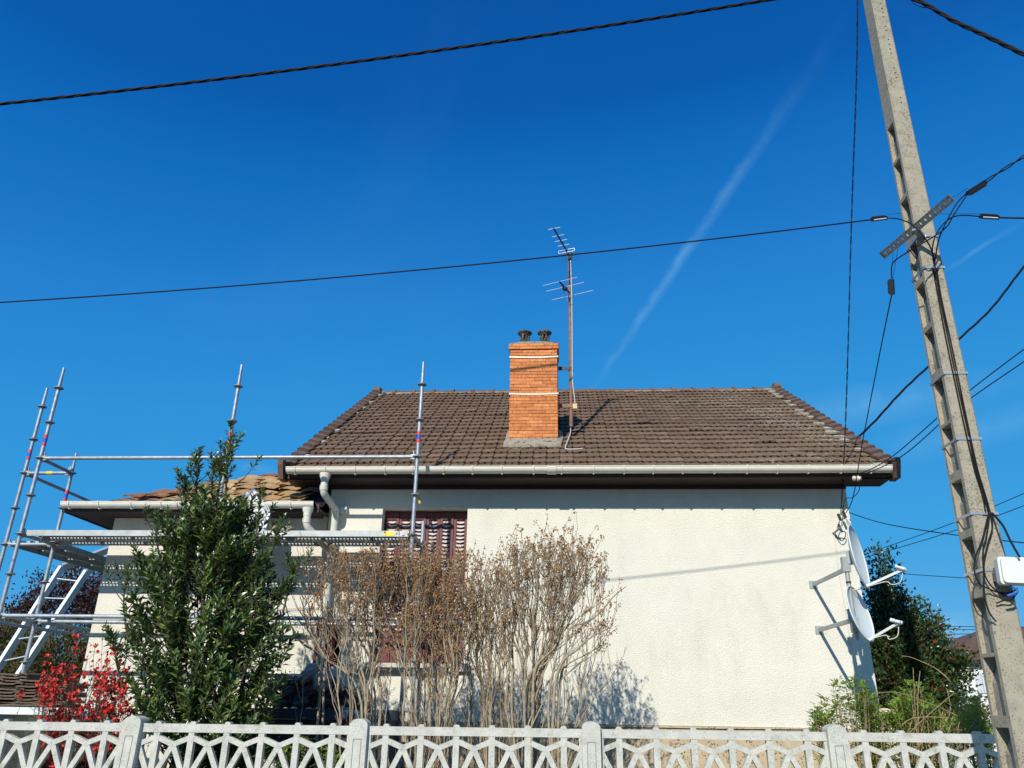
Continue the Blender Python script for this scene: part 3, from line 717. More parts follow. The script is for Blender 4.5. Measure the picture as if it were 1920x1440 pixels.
def pxpath(pts, n=6):                      # smooth curve through photo points with depths
    P_ = [at(*q) for q in pts]; return spline(P_, n)
def spline(P_, n=6):
    out = []
    for i in range(len(P_)-1):
        p0, p1, p2, p3 = P_[max(i-1,0)], P_[i], P_[i+1], P_[min(i+2, len(P_)-1)]
        for k in range(n):
            t = k/n; out.append(.5*((2*p1)+(p2-p0)*t+(2*p0-5*p1+4*p2-p3)*t*t+(3*p1-p0-3*p2+p3)*t**3))
    out.append(P_[-1]); return out
MB().tube(pxpath([(1069.5,485,MY-.03),(1072,560,MY-.03),(1073,690,MY-.04),(1074,722,MY-.05),(1077,745,MY-.05),(1078,756,MY-.05)]), .007, 6).build('aerial_cable', WCABLE, ant)
MB().obox(at(1078, 762, MY-.05), (.032,0,0), (0,.02,0), (0,0,.04)).build('splitter_box', M_('yellowed_plastic', (.62,.48,.22), .6), ant)
rc = []
for (u, v) in ((1068.5, 792), (1070, 808), (1066, 822), (1060, 838), (1064, 842), (1078, 842), (1092, 841)):
    q = ray(u, v); t = (EZ-S*EY-EYE.z+.07)/(q.z-S*q.y); rc.append(EYE+q*t)
MB().tube(spline(rc), .008, 6).build('roof_cable', WCABLE, ant)
# ------------------------------------------------------------------ SCAFFOLD
scf = thing('scaffold', 'galvanised tube scaffold with steel decks along the left part of the house', 'scaffold', (-6.84, 9.34, 0))
FY, RYS = 9.34, 10.04; ZR = 3.517
REDB = M_('red_band', (.65,.05,.05), .5); BLUEB = M_('blue_band', (.03,.10,.50), .5)
ros_mesh = {}
def standard(x, y, ztop, band=None, zb=.05, spigot=True):
    s_ = MB(); s_.tube([(x,y,zb),(x,y,ztop-(.30 if spigot else 0))], .0242, 12)
    if spigot: s_.tube([(x,y,ztop-.31),(x,y,ztop-.16)], .0215, 12); s_.tube([(x,y,ztop-.17),(x,y,ztop)], .0185, 12)
    s_.box((x-.075,y-.075,zb-.03),(x+.075,y+.075,zb))
    so_ = s_.build('standard', GALV, scf)
    z = ZR-3.0
    while z < ztop-.12:
        if 'm' not in ros_mesh:
            r_ = MB()
            r_.lathe((x,y,z), (0,0,1), [(.026,-.006),(.060,-.006),(.062,0),(.060,.006),(.026,.006)], 16)
            r_.tube([(x,y,z-.03),(x,y,z+.03)], .0285, 12)
            ro = r_.build('rosette', GALVD, so_); ros_mesh['m'] = (ro, V((x,y,z)))
        else:
            src, p0 = ros_mesh['m']; ro = src.copy(); COL.objects.link(ro); ro.parent = so_; ro.location = V((x,y,z))-p0+(ORG[src.name]-ORG[so_.name])
        z += .5
    for zz in ([band] if band else []):
        for dz, mm in ((.055, REDB), (0, BLUEB), (-.055, REDB)):
            h = .022 if mm is REDB else .033
            MB().tube([(x,y,zz+dz-h),(x,y,zz+dz+h)], .0252, 12).build('marking_band', mm, so_)
    return so_
P2 = (-6.84, FY); P3 = (-4.32, FY); P4 = (-1.815, FY)
standard(*P2, at(121,690,FY).z, at(87,826,FY).z); standard(*P3, at(453,684,FY).z, at(437,822,FY).z); standard(*P4, at(793,679,FY).z, at(786,820,FY).z)
standard(P2[0], RYS, at(146,850,RYS).z, at(124,930,RYS).z); standard(P3[0], RYS, ZR+.34, None, spigot=False); standard(P4[0], RYS, at(793,977,RYS).z, None, spigot=False)
SX = -7.53; standard(SX, RYS, at(88,728,RYS).z, at(52,853,RYS).z); standard(SX, 12.58, at(215,975,12.58).z, at(209,990,12.58).z); standard(P2[0], 12.58, ZR+.1, None, spigot=False)
def ledger(a, b, r=.0242, nm='ledger'):
    a, b = V(a), V(b); t = (b-a).normalized(); l_ = MB(); l_.tube([a+t*.05, b-t*.05], r, 12)
    for p, s2 in ((a, 1), (b, -1)):
        l_.obox(p+t*(s2*.055), t*.03, t.cross(V((0,0,1)))*.014, (0,0,.030)); l_.obox(p+t*(s2*.052)+V((0,0,.02)), t*.004, t.cross(V((0,0,1)))*.010, (0,0,.06))
    return l_.build(nm, GALV, scf)
zg = ZR+1.0; zl = ZR-1.0
for (xa, xb) in ((P2[0], P3[0]), (P3[0], P4[0])):
    ledger((xa,FY,zg),(xb,FY,zg), nm='guard_rail'); ledger((xa,FY,zl),(xb,FY,zl)); ledger((xa,RYS,zl),(xb,RYS,zl))
for x in (P2[0], P3[0], P4[0]):
    ledger((x,FY,ZR),(x,RYS,ZR)); ledger((x,FY,zl),(x,RYS,zl))
ledger((P2[0],FY,zg),(P2[0],RYS,zg), nm='guard_rail'); yl = ledger((SX,RYS,zg),(P2[0],RYS,zg), nm='guard_rail')
MB().tube([(SX+.33,RYS,zg),(SX+.42,RYS,zg)], .0255, 12).build('yellow_mark', M_('yellow_tape', (.75,.55,.03), .5), yl)
ledger((SX,RYS,zg),(SX,12.58,zg), nm='guard_rail'); ledger((SX,RYS,zl),(SX,12.58,zl)); ledger((P2[0],RYS,zl),(P2[0],12.58,zl)); ledger((SX,RYS,ZR),(P2[0],RYS,ZR)); ledger((SX,12.58,ZR),(P2[0],12.58,ZR))
rb = MB().tube([(-3.72,FY,zl),(-3.62,FY,zl)], .0256, 12).build('red_mark', REDB, scf)
def plank(a0, a1, c0, c1, z, along, name='deck_plank'):
    # steel plank: top sheet with rows of square holes, side lips, end hooks
    mb = MB(); hole, pitch = .024, .046; W_ = c1-c0
    def P_(a, c, zz): return (a, c, zz) if along == 'x' else (c, a, zz)
    cr = [c0, c0+.035]
    nrow_ = 5; step = (W_-.07)/nrow_
    rows_ = []
    for k in range(nrow_):
        s0 = c0+.035+k*step; rows_.append((s0+(step-hole)/2, s0+(step+hole)/2))
    edges = [c0]+[q for r_ in rows_ for q in r_]+[c1]
    aa = [a0, a0+.10]; p = a0+.10
    while p < a1-.14:
        aa += [p+hole, p+pitch]; p += pitch
    aa.append(a1)
    for k in range(len(edges)-1):
        isrow = k % 2 == 1
        if not isrow:
            mb.add([P_(a0,edges[k],z),P_(a1,edges[k],z),P_(a1,edges[k+1],z),P_(a0,edges[k+1],z)], [(0,1,2,3)])
        else:
            if (k//2) == 2:
                mb.add([P_(a0,edges[k],z),P_(a1,edges[k],z),P_(a1,edges[k+1],z),P_(a0,edges[k+1],z)], [(0,1,2,3)]); continue
            p = a0+.10; mb.add([P_(a0,edges[k],z),P_(p,edges[k],z),P_(p,edges[k+1],z),P_(a0,edges[k+1],z)], [(0,1,2,3)])
            while p < a1-.14:
                mb.add([P_(p+hole,edges[k],z),P_(p+pitch,edges[k],z),P_(p+pitch,edges[k+1],z),P_(p+hole,edges[k+1],z)], [(0,1,2,3)]); p += pitch
            mb.add([P_(p,edges[k],z),P_(a1,edges[k],z),P_(a1,edges[k+1],z),P_(p,edges[k+1],z)], [(0,1,2,3)])
    H = .072
    for c_a, c_b in ((c0, c0+.004), (c1-.004, c1)):
        lo, hi = P_(a0, c_a, z-H), P_(a1, c_b, z-.0005); mb.box(lo, hi)
    mb.box(P_(a0, c0+.0045, z-H), P_(a1, c0+.028, z-H+.003)); mb.box(P_(a0, c1-.028, z-H), P_(a1, c1-.0045, z-H+.003))
    q = a0+.6
    while q < a1-.2: mb.box(P_(q, c0+.005, z-.04), P_(q+.03, c1-.005, z-.003)); q += .62
    for a_ in (a0-.03, a1-.02): mb.box(P_(a_, c0+.03, z-.035), P_(a_+.05, c0+.08, z-.004)); mb.box(P_(a_, c1-.08, z-.035), P_(a_+.05, c1-.03, z-.004))
    return mb.build(name, DECKM, scf)
zd = ZR+.055
for (xa, xb) in ((P2[0], P3[0]), (P3[0], P4[0])):
    for k in range(2):
        dk = plank(xa+.05, xb-.05, FY+.03+k*.335, FY+.03+k*.335+.32, zd, 'x')
        if xa == P3[0] and k == 0:
            MB().box((P4[0]-.36,FY+.0265,zd-.062),(P4[0]-.23,FY+.0298,zd-.008)).build('yellow_sticker', M_('yellow_label', (.85,.75,.05), .5), dk)
            MB().box((P4[0]-1.85,FY+.0265,zd-.055),(P4[0]-1.62,FY+.0298,zd-.015)).build('white_sticker', M_('white_label', (.8,.8,.8), .5), dk)
for k in range(2): plank(RYS+.06, 12.53, SX+.03+k*.335, SX+.03+k*.335+.32, zd, 'y')
MB().beam(at(783,926,9.95), at(788,945,9.95), .05, .03).build('yellow_strap', M_('yellow_strap', (.45,.28,.05), .7, var=.3), scf)
# grey stone chocks lying on the deck
for (u, v, sx_) in ((535, 993, 1.0), (512, 996, .6)):
    p = at(u, v, FY+.2); b_ = MB(); s1 = .055*sx_
    b_.prism([(p.x-s1, p.y, zd+.002), (p.x+s1*.8, p.y, zd+.002), (p.x+s1*.6, p.y, zd+.05), (p.x+s1*1.6, p.y, zd+.075), (p.x+s1*1.0, p.y, zd+.10), (p.x-s1*.4, p.y, zd+.095), (p.x-s1, p.y, zd+.06)], (0, .10, 0))
    o = b_.build('rubble_block', CEMENT, base=(p.x, p.y, zd)); tag(o, ('larger' if sx_ == 1 else 'smaller')+' grey block of rubble lying on the scaffold deck', 'block')
# ------------------------------------------------------------------ TILE HOIST (inclined aluminium ladder with bent head)
hoist = thing('ladder_hoist', 'aluminium roofing ladder hoist leaning behind the left end of the scaffold', 'ladder', tuple(at(30, 1240, 13.0)))
hA = [at(-40, 1310, 12.2), at(116, 1064, 13.0), at(205, 1030, 13.6)]; hB = [at(20, 1290, 12.2), at(163, 1072, 13.0), at(222, 1034, 13.6)]
for L_ in (hA, hB):
    h_ = MB(); h_.beam(L_[0], L_[1], .055, .13, up=(0,-1,.4)); h_.beam(L_[1], L_[2], .055, .13, up=(0,-1,.4)); h_.build('rail', ALU, hoist)
for k in range(6):
    t = .1+k/6.2; a, b = hA[0].lerp(hA[1], t), hB[0].lerp(hB[1], t); MB().tube([a, b], .014, 8).build('rung', ALU, hoist)
# ------------------------------------------------------------------ DISHES ON THE CORNER MAST
bx = at(1522, 1076, WY).x
def Yx(u, v, X):
    q = ray(u, v); return EYE+q*(X/q.x)
DMt = Yx(1584, 1046, bx+.02); DMY = DMt.y
dm = thing('dish_mast', 'grey wall mast with two bracket arms at the right corner of the house', 'mast', (bx+.02, DMY, at(1600,1205,DMY).z))
zt_, zb_ = at(1585, 1045, DMY).z, at(1605, 1200, DMY).z
MB().tube([(bx+.02,DMY,zb_),(bx+.02,DMY,zt_)], .024, 12).build('mast_tube', DISHD, dm)
for v_ in (1068, 1163):
    z = at(1588, v_, DMY).z; a_ = MB()
    a_.box((bx-.012, DMY-.02, z-.022), (bx+.012, WY-.006, z+.022)); a_.box((bx-.05, WY-.006, z-.05), (bx+.05, WY-.001, z+.05)); a_.box((bx-.03, DMY-.034, z-.026), (bx+.06, DMY+.034, z+.026))
    a_.build('wall_bracket', DISHD, dm)
MB().tube([(bx+.02,DMY,at(1590,1092,DMY).z-.01),(bx+.02,DMY,at(1590,1092,DMY).z+.01)], .028, 12).build('collar', BLACKP, dm)
def dish(pc, n, rad, label, mastz):
    n = n.normalized(); c = V(pc)
    d_ = thing('satellite_dish', label, 'satellite dish', tuple(c), 'satellite dishes on the house corner')
    upv = (V((0,0,1))-n*n.z).normalized(); sd = upv.cross(n)
    mb = MB(); n_r, n_a = 8, 36; vs = [c-n*.06]; fs = []
    for i in range(1, n_r+1):
        rr = i/n_r
        for j in range(n_a):
            a = 2*math.pi*j/n_a; vs.append(c-n*(.06*(1-rr*rr))+(sd*math.cos(a)*.93+upv*math.sin(a))*(rad*rr))
    fs = [(0, 1+j, 1+(j+1)%n_a) for j in range(n_a)]+[(1+(i-1)*n_a+j, 1+i*n_a+j, 1+i*n_a+(j+1)%n_a, 1+(i-1)*n_a+(j+1)%n_a) for i in range(1, n_r) for j in range(n_a)]
    back = [tuple(V(q)-n*.008) for q in vs]; N_ = len(vs)
    fs2 = [tuple(N_+i for i in f[::-1]) for f in fs]
    mb.add(list(vs)+back, fs+fs2, True)
    rim = [c+(sd*math.cos(2*math.pi*j/48)*.93+upv*math.sin(2*math.pi*j/48))*rad for j in range(49)]
    mb.tube(rim, .009, 6, cap=False)
    rf_ = mb.build('reflector', DISH, d_)
    bo = c-n*.06; bb = MB(); mp = V((bx+.02, DMY, mastz)); bb.obox(bo-n*.03, n*.03, sd*.055, upv*.07); bb.beam(bo-n*.05, mp, .05, .06)
    bb.obox(mp, (.042,0,0), (0,.036,0), (0,0,.062)); bb.build('mount', DISHD, d_)
    low = c-upv*rad; tip = c+n*(rad*1.12)-upv*(rad*.66)
    ar = MB(); ar.beam(low-n*.07, tip, .020, .026, up=upv); ar.build('feed_arm', DISH, d_)
    lb = MB(); toc = (c-tip).normalized()
    for s2 in (-.034, .034):
        q = tip+sd*s2+upv*.02; lb.lathe(q, toc, [(.001,.06),(.021,.055),(.022,.04),(.016,.03),(.016,0),(.019,-.005),(.019,-.045),(.001,-.047)], 12)
    lb.box(tuple(tip-V((.02,.02,.02))), tuple(tip+V((.02,.02,.02)))); lb.build('receiver', DISH, d_)
    cbp = [tip-upv*.03, tip-upv*.12-n*.05, tip-upv*.13-n*.14, (low+tip)/2-upv*.03, low-n*.06, V((bx+.06, DMY+.02, mastz-.30))]
    MB().tube(spline(cbp), .005, 6).build('lead', WCABLE, d_)
def facing(u, v, tilt, f):             # dish axis from how open (f) and how tilted its outline is
    vr = ray(u, v).normalized(); r_ = (cR-vr*vr.dot(cR)).normalized(); u_ = (cU-vr*vr.dot(cU)).normalized()
    return (r_*math.cos(R(tilt))+u_*math.sin(R(tilt)))*math.sqrt(1-f*f)-vr*f
cA = at(1610, 1043, DMY-.05); cB = at(1613, 1150, DMY-.05)
dish(cA, facing(1610, 1043, 11.5, .16), .35, 'white satellite dish at the top of the corner mast', zt_-.06)
dish(cB, facing(1613, 1150, 16.5, .31), .30, 'white satellite dish below the other one on the corner mast', zb_+.14)
# ------------------------------------------------------------------ UTILITY POLE
PX, PY = 3.20, 6.0
def pc(z):  # centre x, half widths at height z
    t = z/8.6; return PX+.02*t-.0, .135-.045*t, .185-.070*t
def pole_c(z):
    return 3.10+.0225*z
pole = thing('utility_pole', 'tall grey concrete utility pole with recessed pockets up one side', 'utility pole', (pole_c(0), PY, 0))
pm = MB(); zs0 = 1.508-.44*3; tops = [.19, .63, 1.07, 1.508, 1.969, 2.38, 2.82, 3.262, 3.718, 4.131, 4.577, 5.01, 5.45, 5.897, 6.324, 6.747]
DEP = .036
def sec(z):
    t = z/8.6; return pole_c(z), .107-.038*t, .150-.057*t   # cx, hx, hy
def ring_outer(z): cx, hx, hy = sec(z); c_ = .014; return [(cx-hx, PY+hy-c_, z), (cx-hx, PY-hy+c_, z), (cx-hx+c_, PY-hy, z), (cx+hx-c_, PY-hy, z), (cx+hx, PY-hy+c_, z), (cx+hx, PY+hy-c_, z), (cx+hx-c_, PY+hy, z), (cx-hx+c_, PY+hy, z)]
zc = [0.0, 9.2]
for ztp in tops: zc += [ztp, ztp-.17, ztp-.385]
zc = sorted(set(q for q in zc if q >= 0))
def inpocket(za, zb_): 
    mz = (za+zb_)/2; return any(tp-.385 < mz < tp for tp in tops)
for i in range(len(zc)-1):
    za, zb2 = zc[i], zc[i+1]; A, B = ring_outer(za), ring_outer(zb2)
    for j in range(8):
        k = (j+1) % 8
        if j == 0 and inpocket(za, zb2):
            for (zl_, zh_) in ((za, zb2),):
                c0, h0, y0 = sec(za); c1_, h1, y1_ = sec(zb2)
                fr, bk_ = .17, .13    # flange fractions: front(camera side) and back
                ismid = any(abs(zb2-(tp-.17)) < .001 for tp in tops)
                def q_(z, f, dep):
                    if dep: dep = .034 if (ismid or z < zb2-.001) else .115
                    cx, hx, hy = sec(z); return (cx-hx+dep, PY-hy+.014+(2*hy-.028)*f, z)
                # flanges
                pm.add([q_(za,fr,0), q_(za,0,0), q_(zb2,0,0), q_(zb2,fr,0)], [(0,1,2,3)])
                pm.add([q_(za,1,0), q_(za,1-bk_,0), q_(zb2,1-bk_,0), q_(zb2,1,0)], [(0,1,2,3)])
                # floor of the pocket, walls
                pm.add([q_(za,1-bk_,DEP), q_(za,fr,DEP), q_(zb2,fr,DEP), q_(zb2,1-bk_,DEP)], [(0,1,2,3)])
                pm.add([q_(za,fr,DEP), q_(za,fr,0), q_(zb2,fr,0), q_(zb2,fr,DEP)], [(0,1,2,3)])
                pm.add([q_(za,1-bk_,0), q_(za,1-bk_,DEP), q_(zb2,1-bk_,DEP), q_(zb2,1-bk_,0)], [(0,1,2,3)])
                if ismid: pm.add([q_(za,1-bk_,0), q_(za,fr,0), q_(za,fr,DEP), q_(za,1-bk_,DEP)], [(0,1,2,3)])
                else: pm.add([q_(zb2,1-bk_,DEP), q_(zb2,fr,DEP), q_(zb2,fr,0), q_(zb2,1-bk_,0)], [(0,1,2,3)])
        else:
            pm.add([A[j], A[k], B[k], B[j]], [(0,1,2,3)])
pm.add(ring_outer(9.2), [tuple(range(8))])
po = pm.build('shaft', POLE, pole)
# drilled holes in the front face near the top: dark sockets
hl = MB()
for v_ in (3, 12, 20, 28, 46, 54, 71, 80, 89, 97, 125, 134, 143, 181, 190):
    z = at(1648+v_*.19, v_, PY-.12).z; cx, hx, hy = sec(z); hl.tube([(cx+.012, PY-hy-.0006, z), (cx+.012, PY-hy+.01, z)], .0085, 8)
hl.build('bolt_holes', BLACKP, po)
def strap(z, w_=.02, slack=.0, nm='steel_band', m_=STEELB):
    cx, hx, hy = sec(z); e_ = .004; s_ = MB()
    pts = [(cx-hx-e_, PY+hy+e_), (cx-hx-e_, PY-hy-e_), (cx+hx+e_, PY-hy-e_), (cx+hx+e_, PY+hy+e_)]
    for i in range(4):
        a, b = pts[i], pts[(i+1)%4]
        s_.beam((a[0], a[1], z), (b[0], b[1], z), .004, w_)
    s_.box((cx-hx*.2, PY-hy-.014, z-.012), (cx-hx*.2+.03, PY-hy-.005, z+.012))
    return s_.build(nm, m_, pole)
for v_, u_ in ((437, 1740), (497, 1735), (696, 1780), (820, 1810), (961, 1840), (1067, 1860)):
    cx, hx, hy = sec(5); strap(at(u_, v_, PY-.16).z)
# cross arm: perforated channel
zc_ = at(1712, 432, PY-.22).z
ca = at(1655, 479, PY+.12); cb2 = at(1783, 372, PY-.62)
arm = thing('cross_arm', 'perforated galvanised steel bar strapped across the concrete utility pole', 'bracket', tuple((ca+cb2)/2))
am = MB(); dd = (cb2-ca); LL = dd.length; dd.normalize(); sd = dd.cross(V((0,0,1))).normalized(); up_ = sd.cross(dd)
npl = 15; W2 = .034
def chan(mb, off, n_, w2):
    for i in range(npl):
        a_ = ca+dd*(LL*i/npl); c_ = ca+dd*(LL*(i+.5)/npl); b_ = ca+dd*(LL*(i+1)/npl)
        mb.obox((a_+c_)/2+off, dd*(LL/npl*.36), n_*w2, n_.cross(dd)*.002)
        for s2 in (-1, 1): mb.obox((c_+b_)/2+off+n_*(s2*w2*.66), dd*(LL/npl*.28), n_*(w2*.34), n_.cross(dd)*.002)
face_n = (EYE-(ca+cb2)/2).normalized(); nn1 = dd.cross(face_n).normalized(); off_n = nn1.cross(dd)
chan(am, V((0,0,0)), nn1, W2)
for s2 in (-1, 1): am.obox((ca+cb2)/2+nn1*(s2*W2)-off_n*.018*(1 if off_n.dot(face_n) > 0 else -1), dd*(LL/2), nn1*.002, off_n*.018)
for q_ in (ca, cb2): am.obox(q_, dd*.012, nn1*W2, off_n*.002)
am.build('channel', M_('zinc_channel', (.27,.30,.30), .5, var=.25, vscale=25, metal=.5), arm)
MB().beam((ca+cb2)/2, (sec(zc_)[0]-.05, PY-sec(zc_)[2]-.005, zc_), .05, .03).build('clamp', GALVD, arm)
# ------------------------------------------------------------------ CABLES
def sagline(a, b, sag, n=40):
    a, b = V(a), V(b); return [a.lerp(b, i/n)-V((0,0,4*sag*(i/n)*(1-i/n))) for i in range(n+1)]
def twisted(path, r, strands, pitch, rs):
    mb = MB(); 
    L_ = 0; acc = [0]
    for i in range(1, len(path)): L_ += (path[i]-path[i-1]).length; acc.append(L_)
    for s_ in range(strands):
        pts = []
        for i, p in enumerate(path):
            t = (path[min(i+1,len(path)-1)]-path[max(i-1,0)]).normalized(); sd = t.cross(V((0,0,1))).normalized(); up = sd.cross(t)
            g_ = 2*math.pi*(acc[i]/pitch+s_/strands); pts.append(p+(sd*math.cos(g_)+up*math.sin(g_))*r)
        mb.tube(pts, rs, 6)
    return mb
def ext(path, a=0, b=0):
    # carry the line on past its last points so that it does not stop in mid-air
    p = [V(q) for q in path]
    if a: d = (p[0]-p[1]).normalized(); p = [p[0]+d*(a*k/24) for k in range(24, 0, -1)]+p
    if b: d = (p[-1]-p[-2]).normalized(); p = p+[p[-1]+d*(b*k/24) for k in range(1, 25)]
    return p
def cable(path, r, label, name='cable', strands=1, pitch=.4, group=None, m_=BLACK, rs=None):
    mb = MB().tube(path, r, 6) if strands == 1 else twisted(path, r, strands, pitch, rs or r)
    path = [V(p) for p in path]; mid = path[len(path)//2]
    return tag(mb.build(name, m_, base=tuple(mid)), label, 'cable', group)
# heavy bundle crossing the whole sky (line over the fence)
def through(p0, p1, pm_, Y0, Y1, n=220, ext0=-.15, ext1=1.2):
    a, b = at(*p0, Y0), at(*p1, Y1); mpt = at(*pm_, (Y0+Y1)/2)
    # parabola through three points in the vertical plane
    sag = (a.lerp(b, .5)).z-mpt.z
    out = []
    for i in range(n+1):
        t = ext0+(ext1-ext0)*i/n; p = a.lerp(b, t); p.z -= 4*sag*t*(1-t); out.append(p)
    return out
def fitline(pts, n=160, ext=(0., 1.), slope=0.):
    """smooth curve over photo points (u,v) on a vertical street-side plane y=Y0+slope*x, cubic least squares"""
    return None
A0, A1 = at(0, 195, 7.0), at(1440, 0, 7.0)
A2 = at(730, 107, 7.0)
def parab(A0, A2, A1, x0, x1, n=240):
    out = []
    for i in range(n+1):
        x = x0+(x1-x0)*i/n
        l0 = (x-A2.x)*(x-A1.x)/((A0.x-A2.x)*(A0.x-A1.x)); l2 = (x-A0.x)*(x-A1.x)/((A2.x-A0.x)*(A2.x-A1.x)); l1 = (x-A0.x)*(x-A2.x)/((A1.x-A0.x)*(A1.x-A2.x))
        out.append(A0*l0+A2*l2+A1*l1)
    return out
cable(parab(A0, A2, A1, A0.x-9, A1.x+9, 520), .0105, 'thick twisted black cable crossing the sky from the left edge to the top', 'overhead_cable', 3, .62, 'overhead cables', rs=.0105)
B0, B2, B1 = at(0, 567, 6.42), at(860, 499, 6.46), at(1632, 412, 6.50)
pth = parab(B0, B2, B1, B0.x-9, B1.x, 200)
cable(pth, .0072, 'thin black cable from the left edge past the aerial to the pole', 'overhead_cable', group='overhead cables')
# top right bundle
tr = spline([at(1560, -75, 6.0), at(1700, -8, 5.9), at(1735, 8, 5.85), at(1790, 40, 5.75), at(1850, 68, 5.6), at(1960, 122, 5.35)], 24)
cable(ext(tr, 0, 12), .011, 'thick black cable in the top right corner right of the pole', 'overhead_cable', 3, .5, 'overhead cables', rs=.0115)
cable(spline([at(1690, -25, 5.9), at(1712, 5, 5.9), at(1734, 14, 5.87), at(1745, 8, 5.85)]), .004, 'short thin wire loop below the thick cable in the top right corner', 'wire')
# near-vertical service lines to the house corner
hook = at(1577, 985, WY-.18)
cable(ext(spline([at(1608, -30, 7.2), at(1606, 140, 7.6), at(1597, 400, 8.5), at(1587, 750, 9.5), at(1577, 966, WY-.16)], 20), 5), .0075, 'near vertical black wire from the top edge down to the right house corner', 'service_line', 2, .35, rs=.0045)
s0 = at(1672, 552, 6.3)
cable(spline([s0, at(1650, 660, 7.4), at(1617, 830, 8.9), at(1600, 930, 9.6), at(1586, 962, WY-.12)], 14), .0055, 'thin black wire from the hanging clamp on the pole to the house corner', 'service_line')
cable(ext(spline([at(1960, 460, 12.4), at(1920, 500, 12.5), at(1860, 577, 12.8), at(1800, 634, 13.0), at(1700, 725, 13.4), at(1630, 800, 13.8), at(1560, 860, 14.2), at(1480, 900, 14.8)], 20), 12), .012, 'twisted black cable behind the pole running down to the roof verge', 'overhead_cable', 3, .9, 'overhead cables', rs=.011)
ins = at(1607, 893, 9.62)
for (v0, v1, Yr_, lb_) in ((655, 870, 9.62, 'upper'), (678, 900, 9.66, 'lower')):
    e_ = at(1600, 893 if lb_ == 'upper' else 897, Yr_)
    cable(ext(spline([at(1990, v0-47, 7.6), at(1920, v0, 7.8), at(1800, v0+92 if lb_ == 'upper' else v0+84, 8.4), at(1670 if lb_ == 'upper' else 1690, v1-12 if lb_ == 'upper' else 856, 9.2), e_], 14), 14), .006, lb_+' of the two parallel wires between the eave insulator and the right edge', 'overhead_cable', group='paired wires to the eave')
i_ = MB(); i_.lathe(at(1607, 897, 9.60), (.5,-.6,-.2), [(.001,-.05),(.03,-.05),(.035,-.03),(.02,-.015),(.035,0),(.036,.02),(.02,.03),(.028,.045),(.001,.05)], 14)
tag(i_.build('insulator', M_('porcelain', (.62,.56,.48), .3), base=tuple(at(1607,897,9.60))), 'small cream porcelain insulator under the right end of the gutter', 'insulator')
cable(spline([at(1604, 896, 9.6), at(1612, 915, 9.62), at(1600, 932, 9.7), at(1585, 936, 9.9), at(1580, 960, 10.1)]), .005, 'short looped wire hanging under the right end of the eave', 'wire')
cable(ext(spline([at(1592, 961, 10.1), at(1660, 982, 9.5), at(1790, 1003, 8.6), at(1960, 1022, 7.8)], 10), 0, 12), .006, 'thin wire passing behind the pole from the house corner', 'overhead_cable', group='overhead cables')
for v0, v1, lb_ in ((925, 1040, 'upper'), (948, 1046, 'lower')):
    cable(ext(spline([at(1980, v0-30, 16), at(1920, v0, 16.4), at(1780, (v0*.52+v1*.48)+3, 18), at(1620, v1, 20)], 10), 15, 25), .008, lb_+' of two distant wires slanting between the corner dish and the right edge', 'overhead_cable', group='distant slanting wires')
cable(ext(spline([at(1640, 1072, 20), at(1815, 1084, 19), at(1960, 1088, 18)], 10), 25, 15), .008, 'distant level wire above the dark evergreen shrub', 'overhead_cable')
for k, (va, vb) in enumerate(((1174, 1174), (1179, 1181), (1190, 1184), (1196, 1197))):
    cable(ext(spline([at(1600, va, 34), at(1720, va, 34), at(1960, vb+2, 34)], 6), 25, 25), .012, ('highest','second highest','third highest','lowest')[k]+' of the four far level wires low in the sky left of the pole', 'distant_wire', group='far level wires')
# clamps (dead-ends) and jumpers at the pole
def clamp_(p, d, label, L_=.20, r=.026):
    d = d.normalized(); p = V(p); t = thing('cable_clamp', label, 'cable clamp', tuple(p), 'cable clamps round the pole')
    sd = d.orthogonal().normalized(); up = d.cross(sd); b_ = MB()
    b_.obox(p, d*(L_/2), sd*r, up*(r*.8))
    for k in range(5): b_.obox(p+d*(L_*(k-2)*.17)+up*r*.9, d*.012, sd*(r*1.05), up*(r*.35))
    b_.build('body', BLACKP, t)
    MB().tube([p-d*(L_*.4)-sd*r*1.2, p+d*(L_*.4)-sd*r*1.2], .006, 6).build('bail', ELEM, t)
Y6 = 6.0
clamp_(at(1648, 410, 6.50), at(1665, 408, 6.50)-at(1632, 412, 6.50), 'cable clamp just left of the pole, on the wire to the left edge', .15, .020)
clamp_(at(1831, 352, 5.75), at(1845, 342, 5.7)-at(1815, 361, 5.8), 'slanting cable clamp right of the pole, highest of the clamps', .17, .026)
clamp_(at(1855, 407, 5.8), at(1872, 408, 5.8)-at(1838, 406, 5.8), 'level cable clamp right of the pole near the right edge', .15, .020)
clamp_(at(1672, 538, 6.3), V((0,.3,-1)), 'hanging cable clamp under the left end of the cross arm', .14, .022)
cable(ext(spline([at(1845, 343, 5.7), at(1875, 322, 5.6), at(1960, 268, 5.4)], 8), 0, 12), .010, 'black cable rising from the slanting clamp to the right edge', 'overhead_cable', 2, .3, 'overhead cables', rs=.006)
cable(ext(spline([at(1870, 408, 5.8), at(1920, 409, 5.7), at(1980, 410, 5.6)], 8), 0, 12), .008, 'level black cable from the right clamp to the right edge', 'overhead_cable', group='overhead cables')
fy = PY-.19
